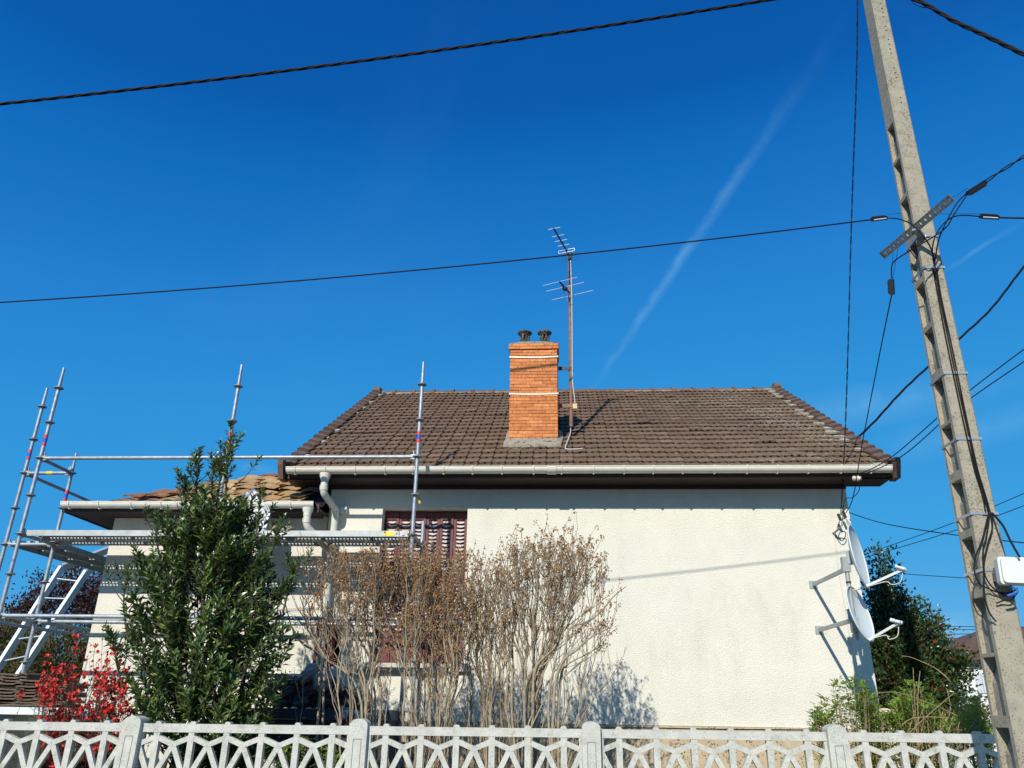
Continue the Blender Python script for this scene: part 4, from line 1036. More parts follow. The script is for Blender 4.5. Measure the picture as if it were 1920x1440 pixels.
jump = [
 ([(1665,409,6.49),(1682,410,6.02),(1698,415,5.74),(1714,424,5.66),(1738,452,5.66),(1750,480,5.78),(1754,510,fy)], 'arching jumper cable from the left clamp down the pole'),
 ([(1838,406,5.8),(1800,404,5.75),(1775,414,5.70),(1755,440,5.66),(1748,470,5.74),(1752,500,fy)], 'arching jumper cable from the right clamp down the pole'),
 ([(1815,360,5.78),(1795,380,5.72),(1775,415,5.66),(1760,450,5.66),(1753,490,5.78)], 'jumper cable bending down from the slanting clamp'),
 ([(1815,362,5.78),(1790,400,5.70),(1770,430,5.64),(1715,465,5.62),(1680,487,6.1),(1672,500,6.25),(1672,522,6.3)], 'long jumper cable looping behind the cross arm to the hanging clamp')]
for pts, lb_ in jump: cable(pxpath(pts, 8), .0058, lb_, 'jumper_cable')
cable([at(1675, 470, 6.2), at(1671, 524, 6.3)], .0018, 'fine wire holding the left side of the hanging clamp', 'wire')
cable([at(1684, 462, 6.1), at(1674, 524, 6.3)], .0018, 'fine wire holding the right side of the hanging clamp', 'wire')
cable([at(1664, 402, 6.49), at(1744, 395, 5.8)], .0018, 'fine wire from the left clamp to the cross arm', 'wire')
cable([at(1752, 401, 5.8), at(1840, 401, 5.8)], .0018, 'fine wire from the cross arm to the right clamp', 'wire')
cable([at(1783, 372, 5.4), at(1815, 353, 5.75)], .0018, 'fine wire from the tip of the cross arm to the slanting clamp', 'wire')
def fr(u, v): return at(u, v, PY-sec(at(u, v, 5.85).z)[2]-.012)
bund = [(1752,505),(1762,560),(1778,640),(1797,730),(1812,800),(1830,880),(1845,930),(1852,962)]
for k, du in enumerate((-3, 1, 4)):
    cable(spline([fr(u+du+random.uniform(-1,1), v) for u, v in bund], 6), .0052, ('left', 'middle', 'right')[k]+' of three black cables running down the front of the pole', 'pole_cable', group='cables down the pole')
lo_ = [[(1852,962),(1846,985),(1838,1015),(1826,1045),(1823,1070),(1832,1095),(1850,1105),(1870,1112),(1890,1112),(1905,1104)],
       [(1856,962),(1858,990),(1849,1020),(1842,1050),(1843,1080),(1860,1105),(1885,1118),(1905,1110)],
       [(1854,962),(1846,1010),(1840,1030),(1841,1075),(1842,1120),(1852,1150),(1865,1166)],
       [(1866,1132),(1878,1127),(1892,1126),(1905,1110)]]
for k, pts in enumerate(lo_):
    q_ = [fr(u, v)+V((0, -.015-.015*math.sin(math.pi*i/len(pts)), 0)) for i, (u, v) in enumerate(pts)]
    cable(spline(q_, 8), .0055, ('outermost slack cable loop left of the grey box on the pole', 'inner slack cable loop left of the grey box on the pole', 'dangling cable end hanging over a pocket of the pole', 'short curled cable end under the grey box on the pole')[k], 'pole_cable')
cable(spline([fr(1860,962), at(1880,985,5.72), at(1895,1015,5.68), at(1912,1045,5.66)], 8), .008, 'thick cable from the pole strap to the top of the grey box', 'pole_cable')
# junction box
jb = thing('junction_box', 'pale grey plastic box fixed to the pole at the right edge', 'box', tuple(at(1905, 1070, 5.70)))
j_ = at(1912, 1072, 5.74); J = MB(); hx_, hy_, hz_ = .175, .05, .095
tx = V((math.cos(R(-8)), math.sin(R(-8)), -.06)).normalized(); jy = tx.cross(V((0,0,1))).normalized()*-1; jz = tx.cross(jy)*-1
if jz.z < 0: jz = -jz
def rbox(mb, c, ax, ay, az, r):
    c = V(c); k = 5; out = []; a_, b_ = ax.length-r, az.length-r; ux, uz = ax.normalized(), az.normalized()
    for (sx_, sz_, s0) in ((1,1,0),(-1,1,90),(-1,-1,180),(1,-1,270)):
        for i in range(k+1):
            g_ = R(s0+90*i/k); out.append(c+ux*(sx_*a_+r*math.cos(g_))+uz*(sz_*b_+r*math.sin(g_)))
    n = len(out); fA = [p-ay for p in out]; fB = [p+ay for p in out]
    mb.add(fA+fB, [(i, (i+1)%n, (i+1)%n+n, i+n) for i in range(n)]+[tuple(range(n))[::-1], tuple(range(n, 2*n))])
cx_ = j_+tx*.03
rbox(J, cx_, tx*hx_, jy*.035, jz*hz_, .02); bx_o = J.build('box_base', M_('box_plastic', (.62,.63,.58), .5), jb)
J = MB(); rbox(J, cx_-V((0,.046,0)), tx*(hx_-.008), jy*.010, jz*(hz_-.008), .025); J.build('box_lid', M_('box_lid_plastic', (.66,.67,.62), .45), jb)
MB().obox(cx_+V((-.05,.06,-.02)), tx*.12, jy*.03, jz*.04).build('box_bracket', GALVD, jb)
bt_ = MB(); c0_ = at(1893, 1098, 5.74)
bt_.tube(spline([c0_, c0_+V((.04,-.01,-.04)), c0_+V((-.03,0,-.07)), c0_+V((.03,.0,-.06))], 5), .008, 6)
tag(bt_.build('blue_tube', M_('blue_plastic', (.02,.12,.45), .5), base=tuple(c0_)), 'blue cable sleeve hanging under the grey box on the pole', 'cable sleeve')
# wall anchor with insulators at the house corner
wa = thing('wall_anchor', 'black cable hooks and clamps on the render near the upper corner dish', 'cable anchor', tuple(at(1575, 985, WY)))
q = MB(); q.tube(spline([at(1562,1000,WY), at(1568,996,WY-.10), at(1574,990,WY-.16)]), .012, 8); q.build('hook', GALVD, wa)
for (u, v) in ((1574, 970), (1583, 965)):
    c = at(u, v, WY-.16); MB().obox(c, (.014,0,.004), (0,.014,0), (-.012,0,.045)).build('strain_clamp', BLACKP, wa)
MB().tube(spline([at(1574,978,WY-.15), at(1571,992,WY-.12), at(1585,998,WY-.10), at(1584,1008,WY-.08), at(1578,1014,WY-.06), at(1571,1008,WY-.04), at(1566,1000,WY-.02)], 6), .006, 6).build('slack_loop', BLACK, wa)
MB().tube(spline([at(1564,1002,WY-.01), at(1567,1030,WY-.01), at(1574,1080,WY-.01), at(1586,1150,WY-.01), at(1606,1280,WY-.01)], 6), .006, 6).build('wall_cable', WCABLE, wa)
# ------------------------------------------------------------------ FENCE
FYN = 7.2; XP = [-3.77, -1.745, .245, 2.273]; sp = 2.014
XP = [XP[0]-sp]+XP+[XP[3]+sp-.02]
def ftop(x): return 1.4+(x+5.0)*.0045
fence = thing('concrete_fence', 'white openwork concrete garden fence with fan pattern panels along the street', 'fence', (0, FYN, 0))
for i, x in enumerate(XP):
    zt2 = ftop(x)+.060; m2 = MB(); hw = .078
    prof = [(-hw, 0), (hw, 0), (hw, zt2-.05)]+[(hw*math.cos(R(a)), zt2-.05+.05*math.sin(R(a))) for a in range(15, 180, 15)]+[(-hw, zt2-.05)]
    ln = .01 if i == 1 else 0
    def lean(px, pz): return px+x+ (pz*.012 if i == 1 else 0)
    if i == 5: continue
    m2.prism([(lean(a, b), FYN-.075, b) for a, b in prof], (0, .15, 0))
    fl = [(-.034, .05), (.034, .05), (.034, zt2-.16), (-.034, zt2-.16)]
    pst = m2.build('fence_post', FENCE, fence)
    m3 = MB(); cx_, cz_ = 0, 0
    for (a, b) in zip(fl, fl[1:]+fl[:1]):
        m3.beam((lean(*a), FYN-.0760, a[1]), (lean(*b), FYN-.0760, b[1]), .004, .0035, up=(0,1,0))
    m3.build('post_groove', M_('groove_line', (.17,.17,.15), .9), pst)  # thin dark strips trace the rectangle on the post face
def panel(xa, xb):
    x0, x1 = xa+.079, xb-.079; n = 6; sp_ = (x1-x0)/n; m2 = MB(); y = FYN
    def Z(x, dz): return ftop(x)+dz
    def bar(ax, az, bx2, bz, w, dep):
        a, b = V((ax, y, Z(ax, az))), V((bx2, y, Z(bx2, bz))); t = (b-a).normalized(); nn_ = V((0,1,0)).cross(t)
        m2.obox((a+b)/2, t*((b-a).length/2), V((0, dep/2, 0)), nn_*(w/2))
    bar(x0, -.034, x1, -.034, .068, .062)
    bar(x0, -.445, x1, -.445, .05, .060)
    mul = [x0+sp_*(k+.5) for k in range(n)]
    for k, x in enumerate(mul):
        bar(x, .012, x, -.43, .052, .054)
        m2.prism([(x-.030, y-.032, Z(x,0)-.003), (x+.030, y-.032, Z(x,0)-.003), (x+.016, y-.032, Z(x,0)+.020), (x-.016, y-.032, Z(x,0)+.020)], (0, .064, 0))
        for s2 in (-1, 1):
            vx = x+s2*sp_/2
            dd_ = .046+.002*(s2 > 0)
            bar(x, -.105, vx, -.165, .042, dd_); bar(vx, -.165, x+s2*.012, -.44, .044, dd_-.005)
    for x in (x0+.012, x1-.012): bar(x, -.03, x, -.45, .024, .050)
    bar(x0, -.47-.46, x1, -.47-.46, .90, .045)
    return m2.build('fence_panel', FENCE, fence)
for a, b in zip(XP[:-1], XP[1:]): panel(a, b)
MB().tube(spline([V(q) for q in ((-.0,FYN-.01,ftop(0)+.004),(.6,FYN+.0,ftop(0)+.016),(1.3,FYN+.0,ftop(1)+.012),(2.1,FYN,ftop(2)+.014))], 6), .005, 6).build('fence_wire', BLACK, fence)
# ------------------------------------------------------------------ PLANTS
def rnd(a, b): return random.uniform(a, b)
def interp(tab, z):
    for (z0, a), (z1, b) in zip(tab, tab[1:]):
        if z0 <= z <= z1:
            t = (z-z0)/(z1-z0); return [p+(q-p)*t for p, q in zip(a, b)]
    return tab[0][1] if z < tab[0][0] else tab[-1][1]
# evergreen laurel
LYY = 7.75
tab_px = [(1400,330,490),(1350,262,525),(1300,228,548),(1250,212,552),(1200,214,552),(1150,225,552),(1100,240,545),(1060,262,530),(1020,290,508),(985,305,500),(960,345,488),(940,365,470)]
ltab = sorted((at(400, v, LYY).z, (at(a, v, LYY).x, at(b, v, LYY).x)) for v, a, b in tab_px)
lb = (at(390, 1350, LYY).x, LYY, 0.02)
laurel = thing('laurel_shrub', 'tall dark green laurel bush with glossy leaves behind the fence', 'shrub', lb)
lv, stt = MB(), MB()
def shoot(lv, st, p0, p1, L, nleaf, ls, lw, spread=.7, r0=.006):
    mid = p0.lerp(p1, .5)+V((rnd(-.03,.03), rnd(-.03,.03), -.04))
    pts = [p0, mid, p1]; q = spline(pts, 3)
    st.tube(q, [r0*(1-.6*i/(len(q)-1)) for i in range(len(q))], 4, cap=False)
    d = (p1-mid).normalized(); total = (p1-p0).length
    for k in range(nleaf):
        t = k/nleaf; p = p1-d*(L*t*1.0) if L*t < (p1-mid).length else p1.lerp(p0, min(1, L*t/total))
        a = k*2.4+rnd(-.3,.3); o1 = d.orthogonal().normalized(); o2 = d.cross(o1); rad = o1*math.cos(a)+o2*math.sin(a)
        dr = (d*(1-spread*(.35+.65*t))*.9+rad*(spread*(.55+.85*t))+V((0,0,.10))).normalized()
        s_ = ls*rnd(.7, 1.15)*(1 if k > 2 else .65)
        lv.leaf(p, dr, d*.7-rad*.3+V((rnd(-.2,.2),rnd(-.2,.2),rnd(-.2,.2))), s_, lw*s_/ls)
zlo, zhi = ltab[0][0], ltab[-1][0]
n_ = 0
while n_ < 980:
    z = rnd(.35, zhi); xa, xb = interp(ltab, z); cx = (xa+xb)/2; hw = (xb-xa)/2; dy = min(hw, .45)
    a = rnd(0, 2*math.pi); rr = math.sqrt(rnd(.10, 1.05))*(1+.34*noise.noise(V((math.cos(a)*2.0, math.sin(a)*2.2, z*3.2))))*.98
    tip = V((cx+hw*rr*math.cos(a), LYY+dy*rr*math.sin(a), z))
    base = V((cx+(tip.x-cx)*.5, LYY+(tip.y-LYY)*.5, z-rnd(.22, .42)))
    shoot(lv, stt, base, tip+V((0,0,rnd(0,.10))), .30, random.randint(13, 19), .112, .047)
    n_ += 1
def leader(pts, rad, dens=1.0):
    P_ = spline([at(u, v, LYY+rnd(-.1,.1)) for u, v in pts], 8)
    stt.tube(P_, [.012*(1-.7*i/len(P_)) for i in range(len(P_))], 6)
    for i, p in enumerate(P_[4:]):
        t = (i+4)/len(P_); k = int((3 if t < .9 else 5)*dens)
        for _ in range(k):
            a = rnd(0, 6.28); d = V((math.cos(a)*.8, math.sin(a)*.8, rnd(.5, 1.3)))
            lv.leaf(p, d, V((0,0,1)), .080*rnd(.7,1.2), .031)
        if t < .75 and random.random() < .6:
            a = rnd(0, 6.28); L2 = rad*(1-t)*rnd(.6,1.2)
            shoot(lv, stt, p, p+V((math.cos(a)*L2, math.sin(a)*L2*.8, L2*1.1+.08)), .2, 15, .082, .032)
leader([(425,990),(424,900),(430,850),(432,798)], .36, 1.3); leader([(375,1000),(368,920),(372,880),(373,845)], .34, 1.3)
leader([(480,1010),(485,960),(488,925)], .34); leader([(400,960),(398,900),(402,870)], .35); leader([(350,1000),(345,940),(348,900)], .35)
leader([(405,950),(412,900),(410,872)], .3)
leader([(300,1090),(270,1080),(262,1045)], .35); leader([(240,1200),(232,1130),(240,1065)], .4, .8); leader([(300,1050),(292,1000),(295,975)], .3)
leader([(530,1150),(545,1090),(552,1060)], .35, .8); leader([(500,1060),(515,1020),(520,1000)], .3); leader([(230,1290),(218,1240),(215,1200)], .3, .7)
for k in range(5):
    x = lb[0]+rnd(-.25,.25); stt.tube(spline([V((x, LYY+rnd(-.15,.15), 0)), V((x+rnd(-.2,.2), LYY+rnd(-.2,.2), 1.0)), V((x+rnd(-.3,.3), LYY+rnd(-.2,.2), 2.2)), V((lb[0]+.15+rnd(-.1,.1), LYY, 3.2))], 5), [.03-.0013*i for i in range(16)], 8)
stt.build('stems', STEMG, laurel); lv.build('foliage', LAUREL, laurel)
# dry multi-stemmed shrubs
def dry_shrub(basepx, Y, mains, tips_env, nst, label, nside=7, pod=.8, zone=120, width=70, thick=5, fan=.5):
    # many upright stems from the ground, each throwing narrow-angled side twigs; dry pods on the upper twig ends
    b0 = at(basepx, 1345, Y); b = V((b0.x, Y, .02))
    t_ = thing('dry_shrub', label, 'shrub', tuple(b)); st, tg, pd = MB(), MB(), MB()
    top_at = tips_env(None)
    SP = []
    for pts in mains:
        yy = rnd(-.2, .2); q_ = spline([V((b.x+(at(pts[0][0],1345,Y).x-b.x)*.9, Y+yy*.4, .02))]+[at(u, v, Y+yy) for u, v in pts], 7)
        SP.append((q_, rnd(.015, .021)))
    for i in range(nst+thick):
        u, v = tips_env(rnd(.0, .8)); ub = basepx+(u-basepx)*fan+rnd(-14, 14); yy = rnd(-.38, .38)
        p0 = V((at(ub, 1345, Y).x, Y+yy*.5, .02)); p2 = at(u, v, Y+yy)
        if random.random() < .86 and i >= thick and SP:
            near = min(random.sample(SP[:len(mains)+thick], min(4, len(mains)+thick, len(SP))), key=lambda q: abs(q[0][len(q[0])//2].x-(p0.x*.5+p2.x*.5)))
            cand = [q for q in near[0] if .9 < q.z < p2.z-.5]
            if cand: p0 = random.choice(cand).copy()
        m1 = p0.lerp(p2, .5); m1.x += (p2.x-p0.x)*.20+rnd(-.05,.05); m1.y += rnd(-.03,.03)
        SP.append((spline([p0, p0.lerp(m1,.5)+V((rnd(-.02,.02),0,0)), m1, m1.lerp(p2,.55)+V((rnd(-.03,.03), rnd(-.03,.03), 0)), p2], 5), rnd(.010, .016) if i < thick else rnd(.0045, .009)))
    for q_, r in SP:
        q_ = [q+V((noise.noise(q*3.1)*.06+noise.noise(q*9)*.015, noise.noise(q*3.1+V((9,0,0)))*.06, 0))*(min(1, q.z)) for q in q_]
        n = len(q_); st.tube(q_, [max(.0022, r*(1-.82*k/n)) for k in range(n)], 6, cap=False)
        ends = [(q_[-1], n-1)]
        for k in range(nside+random.randint(-2, 2)):
            a = rnd(.32, .97); i0 = int(a*(n-2)); p = q_[i0]; d = (q_[i0+1]-p).normalized(); L = rnd(.16, .48)*(1.15-.5*a)
            side = V((rnd(-1,1), rnd(-1,1), 0)); side = side.normalized() if side.length > .01 else V((1,0,0))
            e = p+(d+side*rnd(.25,.80)+V((0,0,.25))).normalized()*L; c = p.lerp(e, .45)+side*L*.07
            t2 = spline([p, c, e], 3); tg.tube(t2, [.0040, .0038, .0034, .0030, .0026, .0022, .0018][:len(t2)], 3, cap=False); ends.append((e, 0))
            for _ in range(random.randint(1, 3)):
                p3 = t2[random.randint(2, len(t2)-1)]; e3 = p3+(d+V((rnd(-.6,.6), rnd(-.6,.6), .3))).normalized()*rnd(.06, .18)
                tg.tube([p3, e3], .0022, 3, cap=False); ends.append((e3, 0))
        for e, _ in ends:
            g = e-EYE; gu, gv = g.dot(cR)/g.dot(cF)*FPX+960, 720-g.dot(cU)/g.dot(cF)*FPX
            depth = (gv-top_at(gu))/zone
            if random.random() > pod*(1.15-depth*.8): continue
            for k in range(random.randint(3, 7)):
                p = e+V((rnd(-.022,.022), rnd(-.022,.022), rnd(-.05,.02))); sz = .0108*rnd(.6, 1.25)
                d = V((rnd(-1,1), rnd(-1,1), rnd(-.1,1.2))).normalized(); o1 = d.orthogonal().normalized(); o2 = d.cross(o1)
                for j in range(4):
                    g_ = j*1.571+rnd(-.3,.3); rd = o1*math.cos(g_)+o2*math.sin(g_); pd.leaf(p-d*sz*.4, d*.8+rd, d-rd, sz*1.5, sz*1.1, .15)
    st.build('branches', BARK, t_); tg.build('twigs', TWIG, t_); pd.build('seed_heads', POD, t_)
    return t_
def env(poly_top, vb):
    us = [p[0] for p in poly_top]
    def top_at(u):
        u2 = min(max(u, us[0]), us[-1])
        for (a, va), (b, vb_) in zip(poly_top, poly_top[1:]):
            if a <= u2 <= b: return va+(vb_-va)*(u2-a)/(b-a)+22*noise.noise(V((u/17.0, 1, 0)))+8*noise.noise(V((u/5.0, 3, 0)))
        return poly_top[-1][1]
    def f(bias):
        if bias is None: return top_at
        u = rnd(us[0], us[-1]); tp = top_at(u); return u, tp+(vb-tp)*random.random()**1.3*(1-bias*.9)*.62
    return f
dry_shrub(985, 8.1, [[(965,1300),(940,1200),(955,1080)],[(985,1290),(1000,1180),(1010,1050)],[(1000,1290),(1045,1200),(1100,1080)],[(1005,1280),(1035,1180),(1070,1030)],[(990,1300),(1025,1240),(1080,1150)]],
  env([(930,1085),(945,1022),(1000,1000),(1050,1010),(1095,1002),(1125,1035),(1145,1080)], 1190), 62,
  'leafless shrub with orange-brown seed heads and a rounded crown, rightmost of the dry shrubs', pod=.62, zone=150, fan=.22)
dry_shrub(1010, 8.0, [[(1040,1290),(1085,1215),(1150,1172)],[(1055,1230),(1110,1160),(1180,1100)],[(1030,1300),(1060,1250),(1135,1205)]], env([(1110,1150),(1140,1130),(1185,1095)], 1215), 3,
  'sparse side shoots leaning right in front of the sunlit render', nside=4, fan=.3, thick=0)
dry_shrub(800, 8.2, [[(800,1290),(770,1200),(745,1090)],[(820,1280),(810,1180),(800,1060)],[(840,1290),(845,1180),(850,1050)],[(850,1290),(880,1190),(890,1080)],[(780,1300),(740,1230),(722,1130)]],
  env([(700,1095),(730,1062),(765,1038),(810,1040),(850,1048),(885,1062)], 1240), 36,
  'dense leafless shrub with many orange-brown seed heads in front of the maroon shutters', pod=1.3, zone=200, nside=12, fan=.62, thick=6)
dry_shrub(690, 8.05, [[(690,1300),(650,1220),(620,1120)],[(700,1300),(665,1180),(640,1080)],[(710,1290),(690,1200),(680,1080)],[(680,1320),(610,1230),(565,1150)],[(690,1310),(640,1250),(600,1180)]],
  env([(598,1080),(620,1045),(650,1038),(680,1050),(712,1050)], 1200), 24,
  'leaning leafless shrub with brown seed heads beside the white downpipe', pod=.9, zone=130, nside=8, fan=.35)
dry_shrub(908, 8.35, [[(900,1300),(890,1200),(880,1100)],[(912,1300),(925,1200),(930,1100)]],
  env([(872,1050),(900,1030),(935,1050),(962,1090)], 1330), 28,
  'thin twiggy leafless shrub standing between the two dense dry shrubs', pod=.45, zone=200, fan=.6)
dry_shrub(640, 8.6, [[(600,1270),(560,1200),(535,1120)],[(610,1260),(580,1180),(560,1120)]], env([(530,1080),(560,1020),(590,1040)], 1180), 4,
  'bare dark twigs reaching up between the laurel and the downpipe', pod=.15, nside=4, fan=.4, thick=0)
# red flowering quince
def quince():
    Y = 7.9; b = at(150, 1400, Y); t_ = thing('flowering_quince', 'bush with bright red blossom behind the left end of the fence', 'shrub', (b.x, Y, .02))
    tg, fl, lf = MB(), MB(), MB(); clus = []
    spots = [(145,1195),(142,1210),(150,1222),(155,1240),(90,1238),(85,1258),(100,1258),(118,1255),(122,1250),(138,1252),(198,1180),(180,1215),(208,1222),(190,1245),(200,1255),(185,1258),(115,1265),(130,1275),(45,1300),(100,1285),(120,1292),(145,1287),(130,1310),(190,1285),(200,1300),(215,1310),(225,1305),(180,1320),(108,1335),(150,1320),(155,1325),(100,1350),(75,1352),(120,1355),(145,1352),(90,1375),(140,1380),(200,1290),(188,1330),(210,1330),(233,1300),(60,1400),(150,1400),(110,1420),(190,1405),(240,1345),(280,1390),(170,1260),(205,1275),(196,1268)]
    for _ in range(190): spots.append((rnd(70, 245), rnd(1265, 1440)))
    for _ in range(20): spots.append((rnd(180, 235), rnd(1240, 1345)))
    base = V((b.x+.1, Y, .05))
    for (u, v) in spots:
        tip = at(u+rnd(-3,3), v+rnd(-3,3), Y+rnd(-.3,.3)); s = base+V((rnd(-.35,.35), rnd(-.2,.2), 0))
        s = s.lerp(tip, .15); c = s.lerp(tip, .55)+V(((tip.x-s.x)*.25, 0, -.12))
        q_ = spline([s, c, tip], 6); q_ = [q+V((noise.noise(q*6)*.05, noise.noise(q*6+V((5,0,0)))*.05, 0)) for q in q_]
        tg.tube(q_, [.0045*(1-.7*k/len(q_)) for k in range(len(q_))], 4, cap=False)
        for k in range(random.randint(5, 10)):
            p = q_[-1]+V((rnd(-.035,.035), rnd(-.035,.035), rnd(-.05,.04)))
            d = V((rnd(-1,1), rnd(-1.2,.5), rnd(-.3,1))).normalized(); o1 = d.orthogonal().normalized(); o2 = d.cross(o1); sz = rnd(.017, .026)
            for j in range(5):
                g_ = j*1.257; rd = o1*math.cos(g_)+o2*math.sin(g_); fl.leaf(p, rd+d*.5, d-rd*.3, sz, sz*.95, .1)
        for k in range(34):
            p = q_[random.randint(4, len(q_)-1)]; lf.leaf(p, V((rnd(-1,1), rnd(-1,1), rnd(-.2,1))), V((0,0,1)), rnd(.015,.03), .011)
            if k < 5:
                e2 = p+V((rnd(-.12,.12), rnd(-.1,.1), rnd(-.02,.14))); tg.tube([p, e2], .002, 3, cap=False)
    tg.build('branches', BARKD, t_); fl.build('blossom', REDF, t_); lf.build('leaves', QLEAF, t_)
quince()
# generic leafy crown
def leafy(name, label, basept, blobs, nl, ls, m_, trunk=BARKD, tr_r=.05, stems=True, second=None, asp=.5, cat='tree', hole=.35, seed=0):
    t_ = thing(name, label, cat, tuple(basept)); lf, tk = MB(), MB(); lf2 = MB(); b = V(basept)
    tot_ = sum(r[0]*r[1]*r[2] for c, r in blobs)
    for c, r in blobs:
        c = V(c); k = int(nl*r[0]*r[1]*r[2]/tot_)
        mid = b.lerp(c, .55)+V((0,0,.1)); q_ = spline([b, mid, c], 5); tk.tube(q_, [tr_r*(1-.75*i/len(q_)) for i in range(len(q_))], 7)
        ncl = max(8, k//26)
        for _ in range(ncl):
            while True:
                p = V((rnd(-1,1), rnd(-1,1), rnd(-1,1)))
                if .25 < p.length < 1: break
            p = p*(1+.3*noise.noise(p*2.3+V((seed,0,0)))); cc_ = c+V((p.x*r[0], p.y*r[1], p.z*r[2]))
            out = (p+V((0,0,.5))).normalized(); L = ls*3.2
            tk.tube([c.lerp(cc_, .55), cc_], [tr_r*.15, tr_r*.06], 3, cap=False)
            for j in range(26):
                q = cc_+V((random.gauss(0,1), random.gauss(0,1), random.gauss(0,1)))*L*.42
                dr = (out+V((rnd(-1,1), rnd(-1,1), rnd(-1,1)))*.9)
                tgt = lf2 if (second and random.random() < second[1]) else lf
                tgt.leaf(q, dr, V((rnd(-1,1), rnd(-1,1), rnd(0,1))), ls*rnd(.7,1.2), ls*asp)
    tk.build('trunk', trunk, t_); lf.build('crown' if cat == 'tree' else 'foliage', m_, t_)
    if second: lf2.build('red_leaves', second[0], t_)
def B(u, v, Y, ru, rv, ry):
    c = at(u, v, Y); return (c, (abs(at(u+ru, v, Y).x-c.x), ry, abs(at(u, v-rv, Y).z-c.z)))
Yh = 12.6; hb = at(1700, 1400, Yh); hb = (hb.x, Yh, 0)
leafy('evergreen_tree', 'dark evergreen with reddish leaf tips behind the right house corner', hb,
  [B(1655,1080,Yh,13,44,.2), B(1645,1110,Yh,20,36,.3), B(1672,1140,Yh,30,38,.4), B(1700,1160,Yh,28,32,.4), B(1650,1190,Yh,40,55,.5), B(1705,1215,Yh,45,45,.6), B(1745,1195,Yh,22,30,.4), B(1775,1245,Yh,30,30,.5), B(1680,1265,Yh,60,50,.7), B(1760,1285,Yh,34,32,.5), B(1700,1320,Yh,80,45,.8)],
  24000, .075, HOLLY, second=(REDL, .012), seed=3)
Yp = 17; pb = at(150, 1400, Yp)
leafy('plum_tree', 'purple leaved plum tree behind the scaffold at the left', (pb.x, Yp, 0), [B(120,1120,Yp,55,50,.9), B(175,1110,Yp,50,55,.9), B(70,1150,Yp,42,38,.9), B(190,1160,Yp,40,60,.9), B(30,1170,Yp,34,28,.8)], 7500, .085, PLUM, seed=5)
Yq = 14.5
for k, (u, v, ru, rv, lb_) in enumerate(((120,1235,95,60,'olive green hedge bush behind the tile stacks'), (15,1225,50,60,'yellowish green bush at the left edge behind the ladder hoist'))):
    hb2 = at(u, 1400, Yq+k*.8)
    leafy('hedge_bush', lb_, (hb2.x, Yq+k*.8, 0), [B(u,v,Yq+k*.8,ru,rv,.9), B(u+20,v+60,Yq+k*.8,ru,rv*.8,.9)], 13000, .07, HEDGE, cat='shrub', tr_r=.03, seed=8+k)
# fresh green plants at the right
def leafstems(name, label, u0, u1, vt, Y, n, m_, ls=.05, lean=.3, cat='plant', vb=1400):
    c = at((u0+u1)/2, 1400, Y); t_ = thing(name, label, cat, (c.x, Y, .02)); tk, lf = MB(), MB()
    for i in range(n):
        u = rnd(u0, u1); e_ = 1-abs((u-(u0+u1)/2)/((u1-u0)/2))**2*.6; v = vb+(vt-vb)*e_*rnd(.45, 1.0)
        tip = at(u, v, Y+rnd(-.3,.3)); s = V((c.x+(tip.x-c.x)*.5, Y+rnd(-.15,.15), .02)); q_ = spline([s, s.lerp(tip,.6)+V((0,0,.1)), tip], 6)
        tk.tube(q_, [.006*(1-.6*k/len(q_)) for k in range(len(q_))], 4, cap=False)
        n2 = len(q_)
        for k in range(n2//4, n2):
            for _ in range(5):
                a = rnd(0,6.28); d = V((math.cos(a), math.sin(a), rnd(.1,.9))); p = q_[k]+V((rnd(-.02,.02),)*3)
                e3 = p+d*rnd(.02,.06); lf.leaf(e3, d, V((0,0,1)), ls*rnd(.6,1.2), ls*.38)
                lf.leaf(e3, V((d.y, -d.x, d.z)), V((0,0,1)), ls*rnd(.5,.9), ls*.33)
        for _ in range(5):
            a = rnd(0,6.28); lf.leaf(q_[-1], V((math.cos(a)*.6, math.sin(a)*.6, 1)), V((0,1,0)), ls*rnd(.8,1.2), ls*.36)
    tk.build('stems', TWH, t_); lf.build('foliage', m_, t_)
leafstems('leafy_plant', 'light green leafy plant in front of the right house corner', 1525, 1660, 1268, 8.3, 80, LIME)
leafstems('leafy_plant', 'yellow green plant rising to a pointed tip in front of the dark evergreen', 1655, 1775, 1285, 8.5, 60, LIME, .06)
leafstems('leafy_plant', 'bright green plant just left of the utility pole base', 1775, 1862, 1312, 8.0, 38, LIME, .055)
leafstems('leafy_plant', 'low dark green plants showing through the fence below the laurel', 470, 640, 1385, 8.0, 22, LIME, .05, vb=1440)
leafstems('leafy_plant', 'green weeds low behind the second fence panel', 330, 460, 1372, 7.6, 20, QLEAF, .05, vb=1450)
leafy('hedge_bush', 'low green bush between the evergreen and the utility pole', tuple(V((at(1850,1400,10.8).x, 10.8, 0))), [B(1850,1345,10.8,45,30,.5), B(1800,1370,10.8,60,30,.5)], 2600, .045, HEDGE, cat='shrub', tr_r=.02, seed=12)
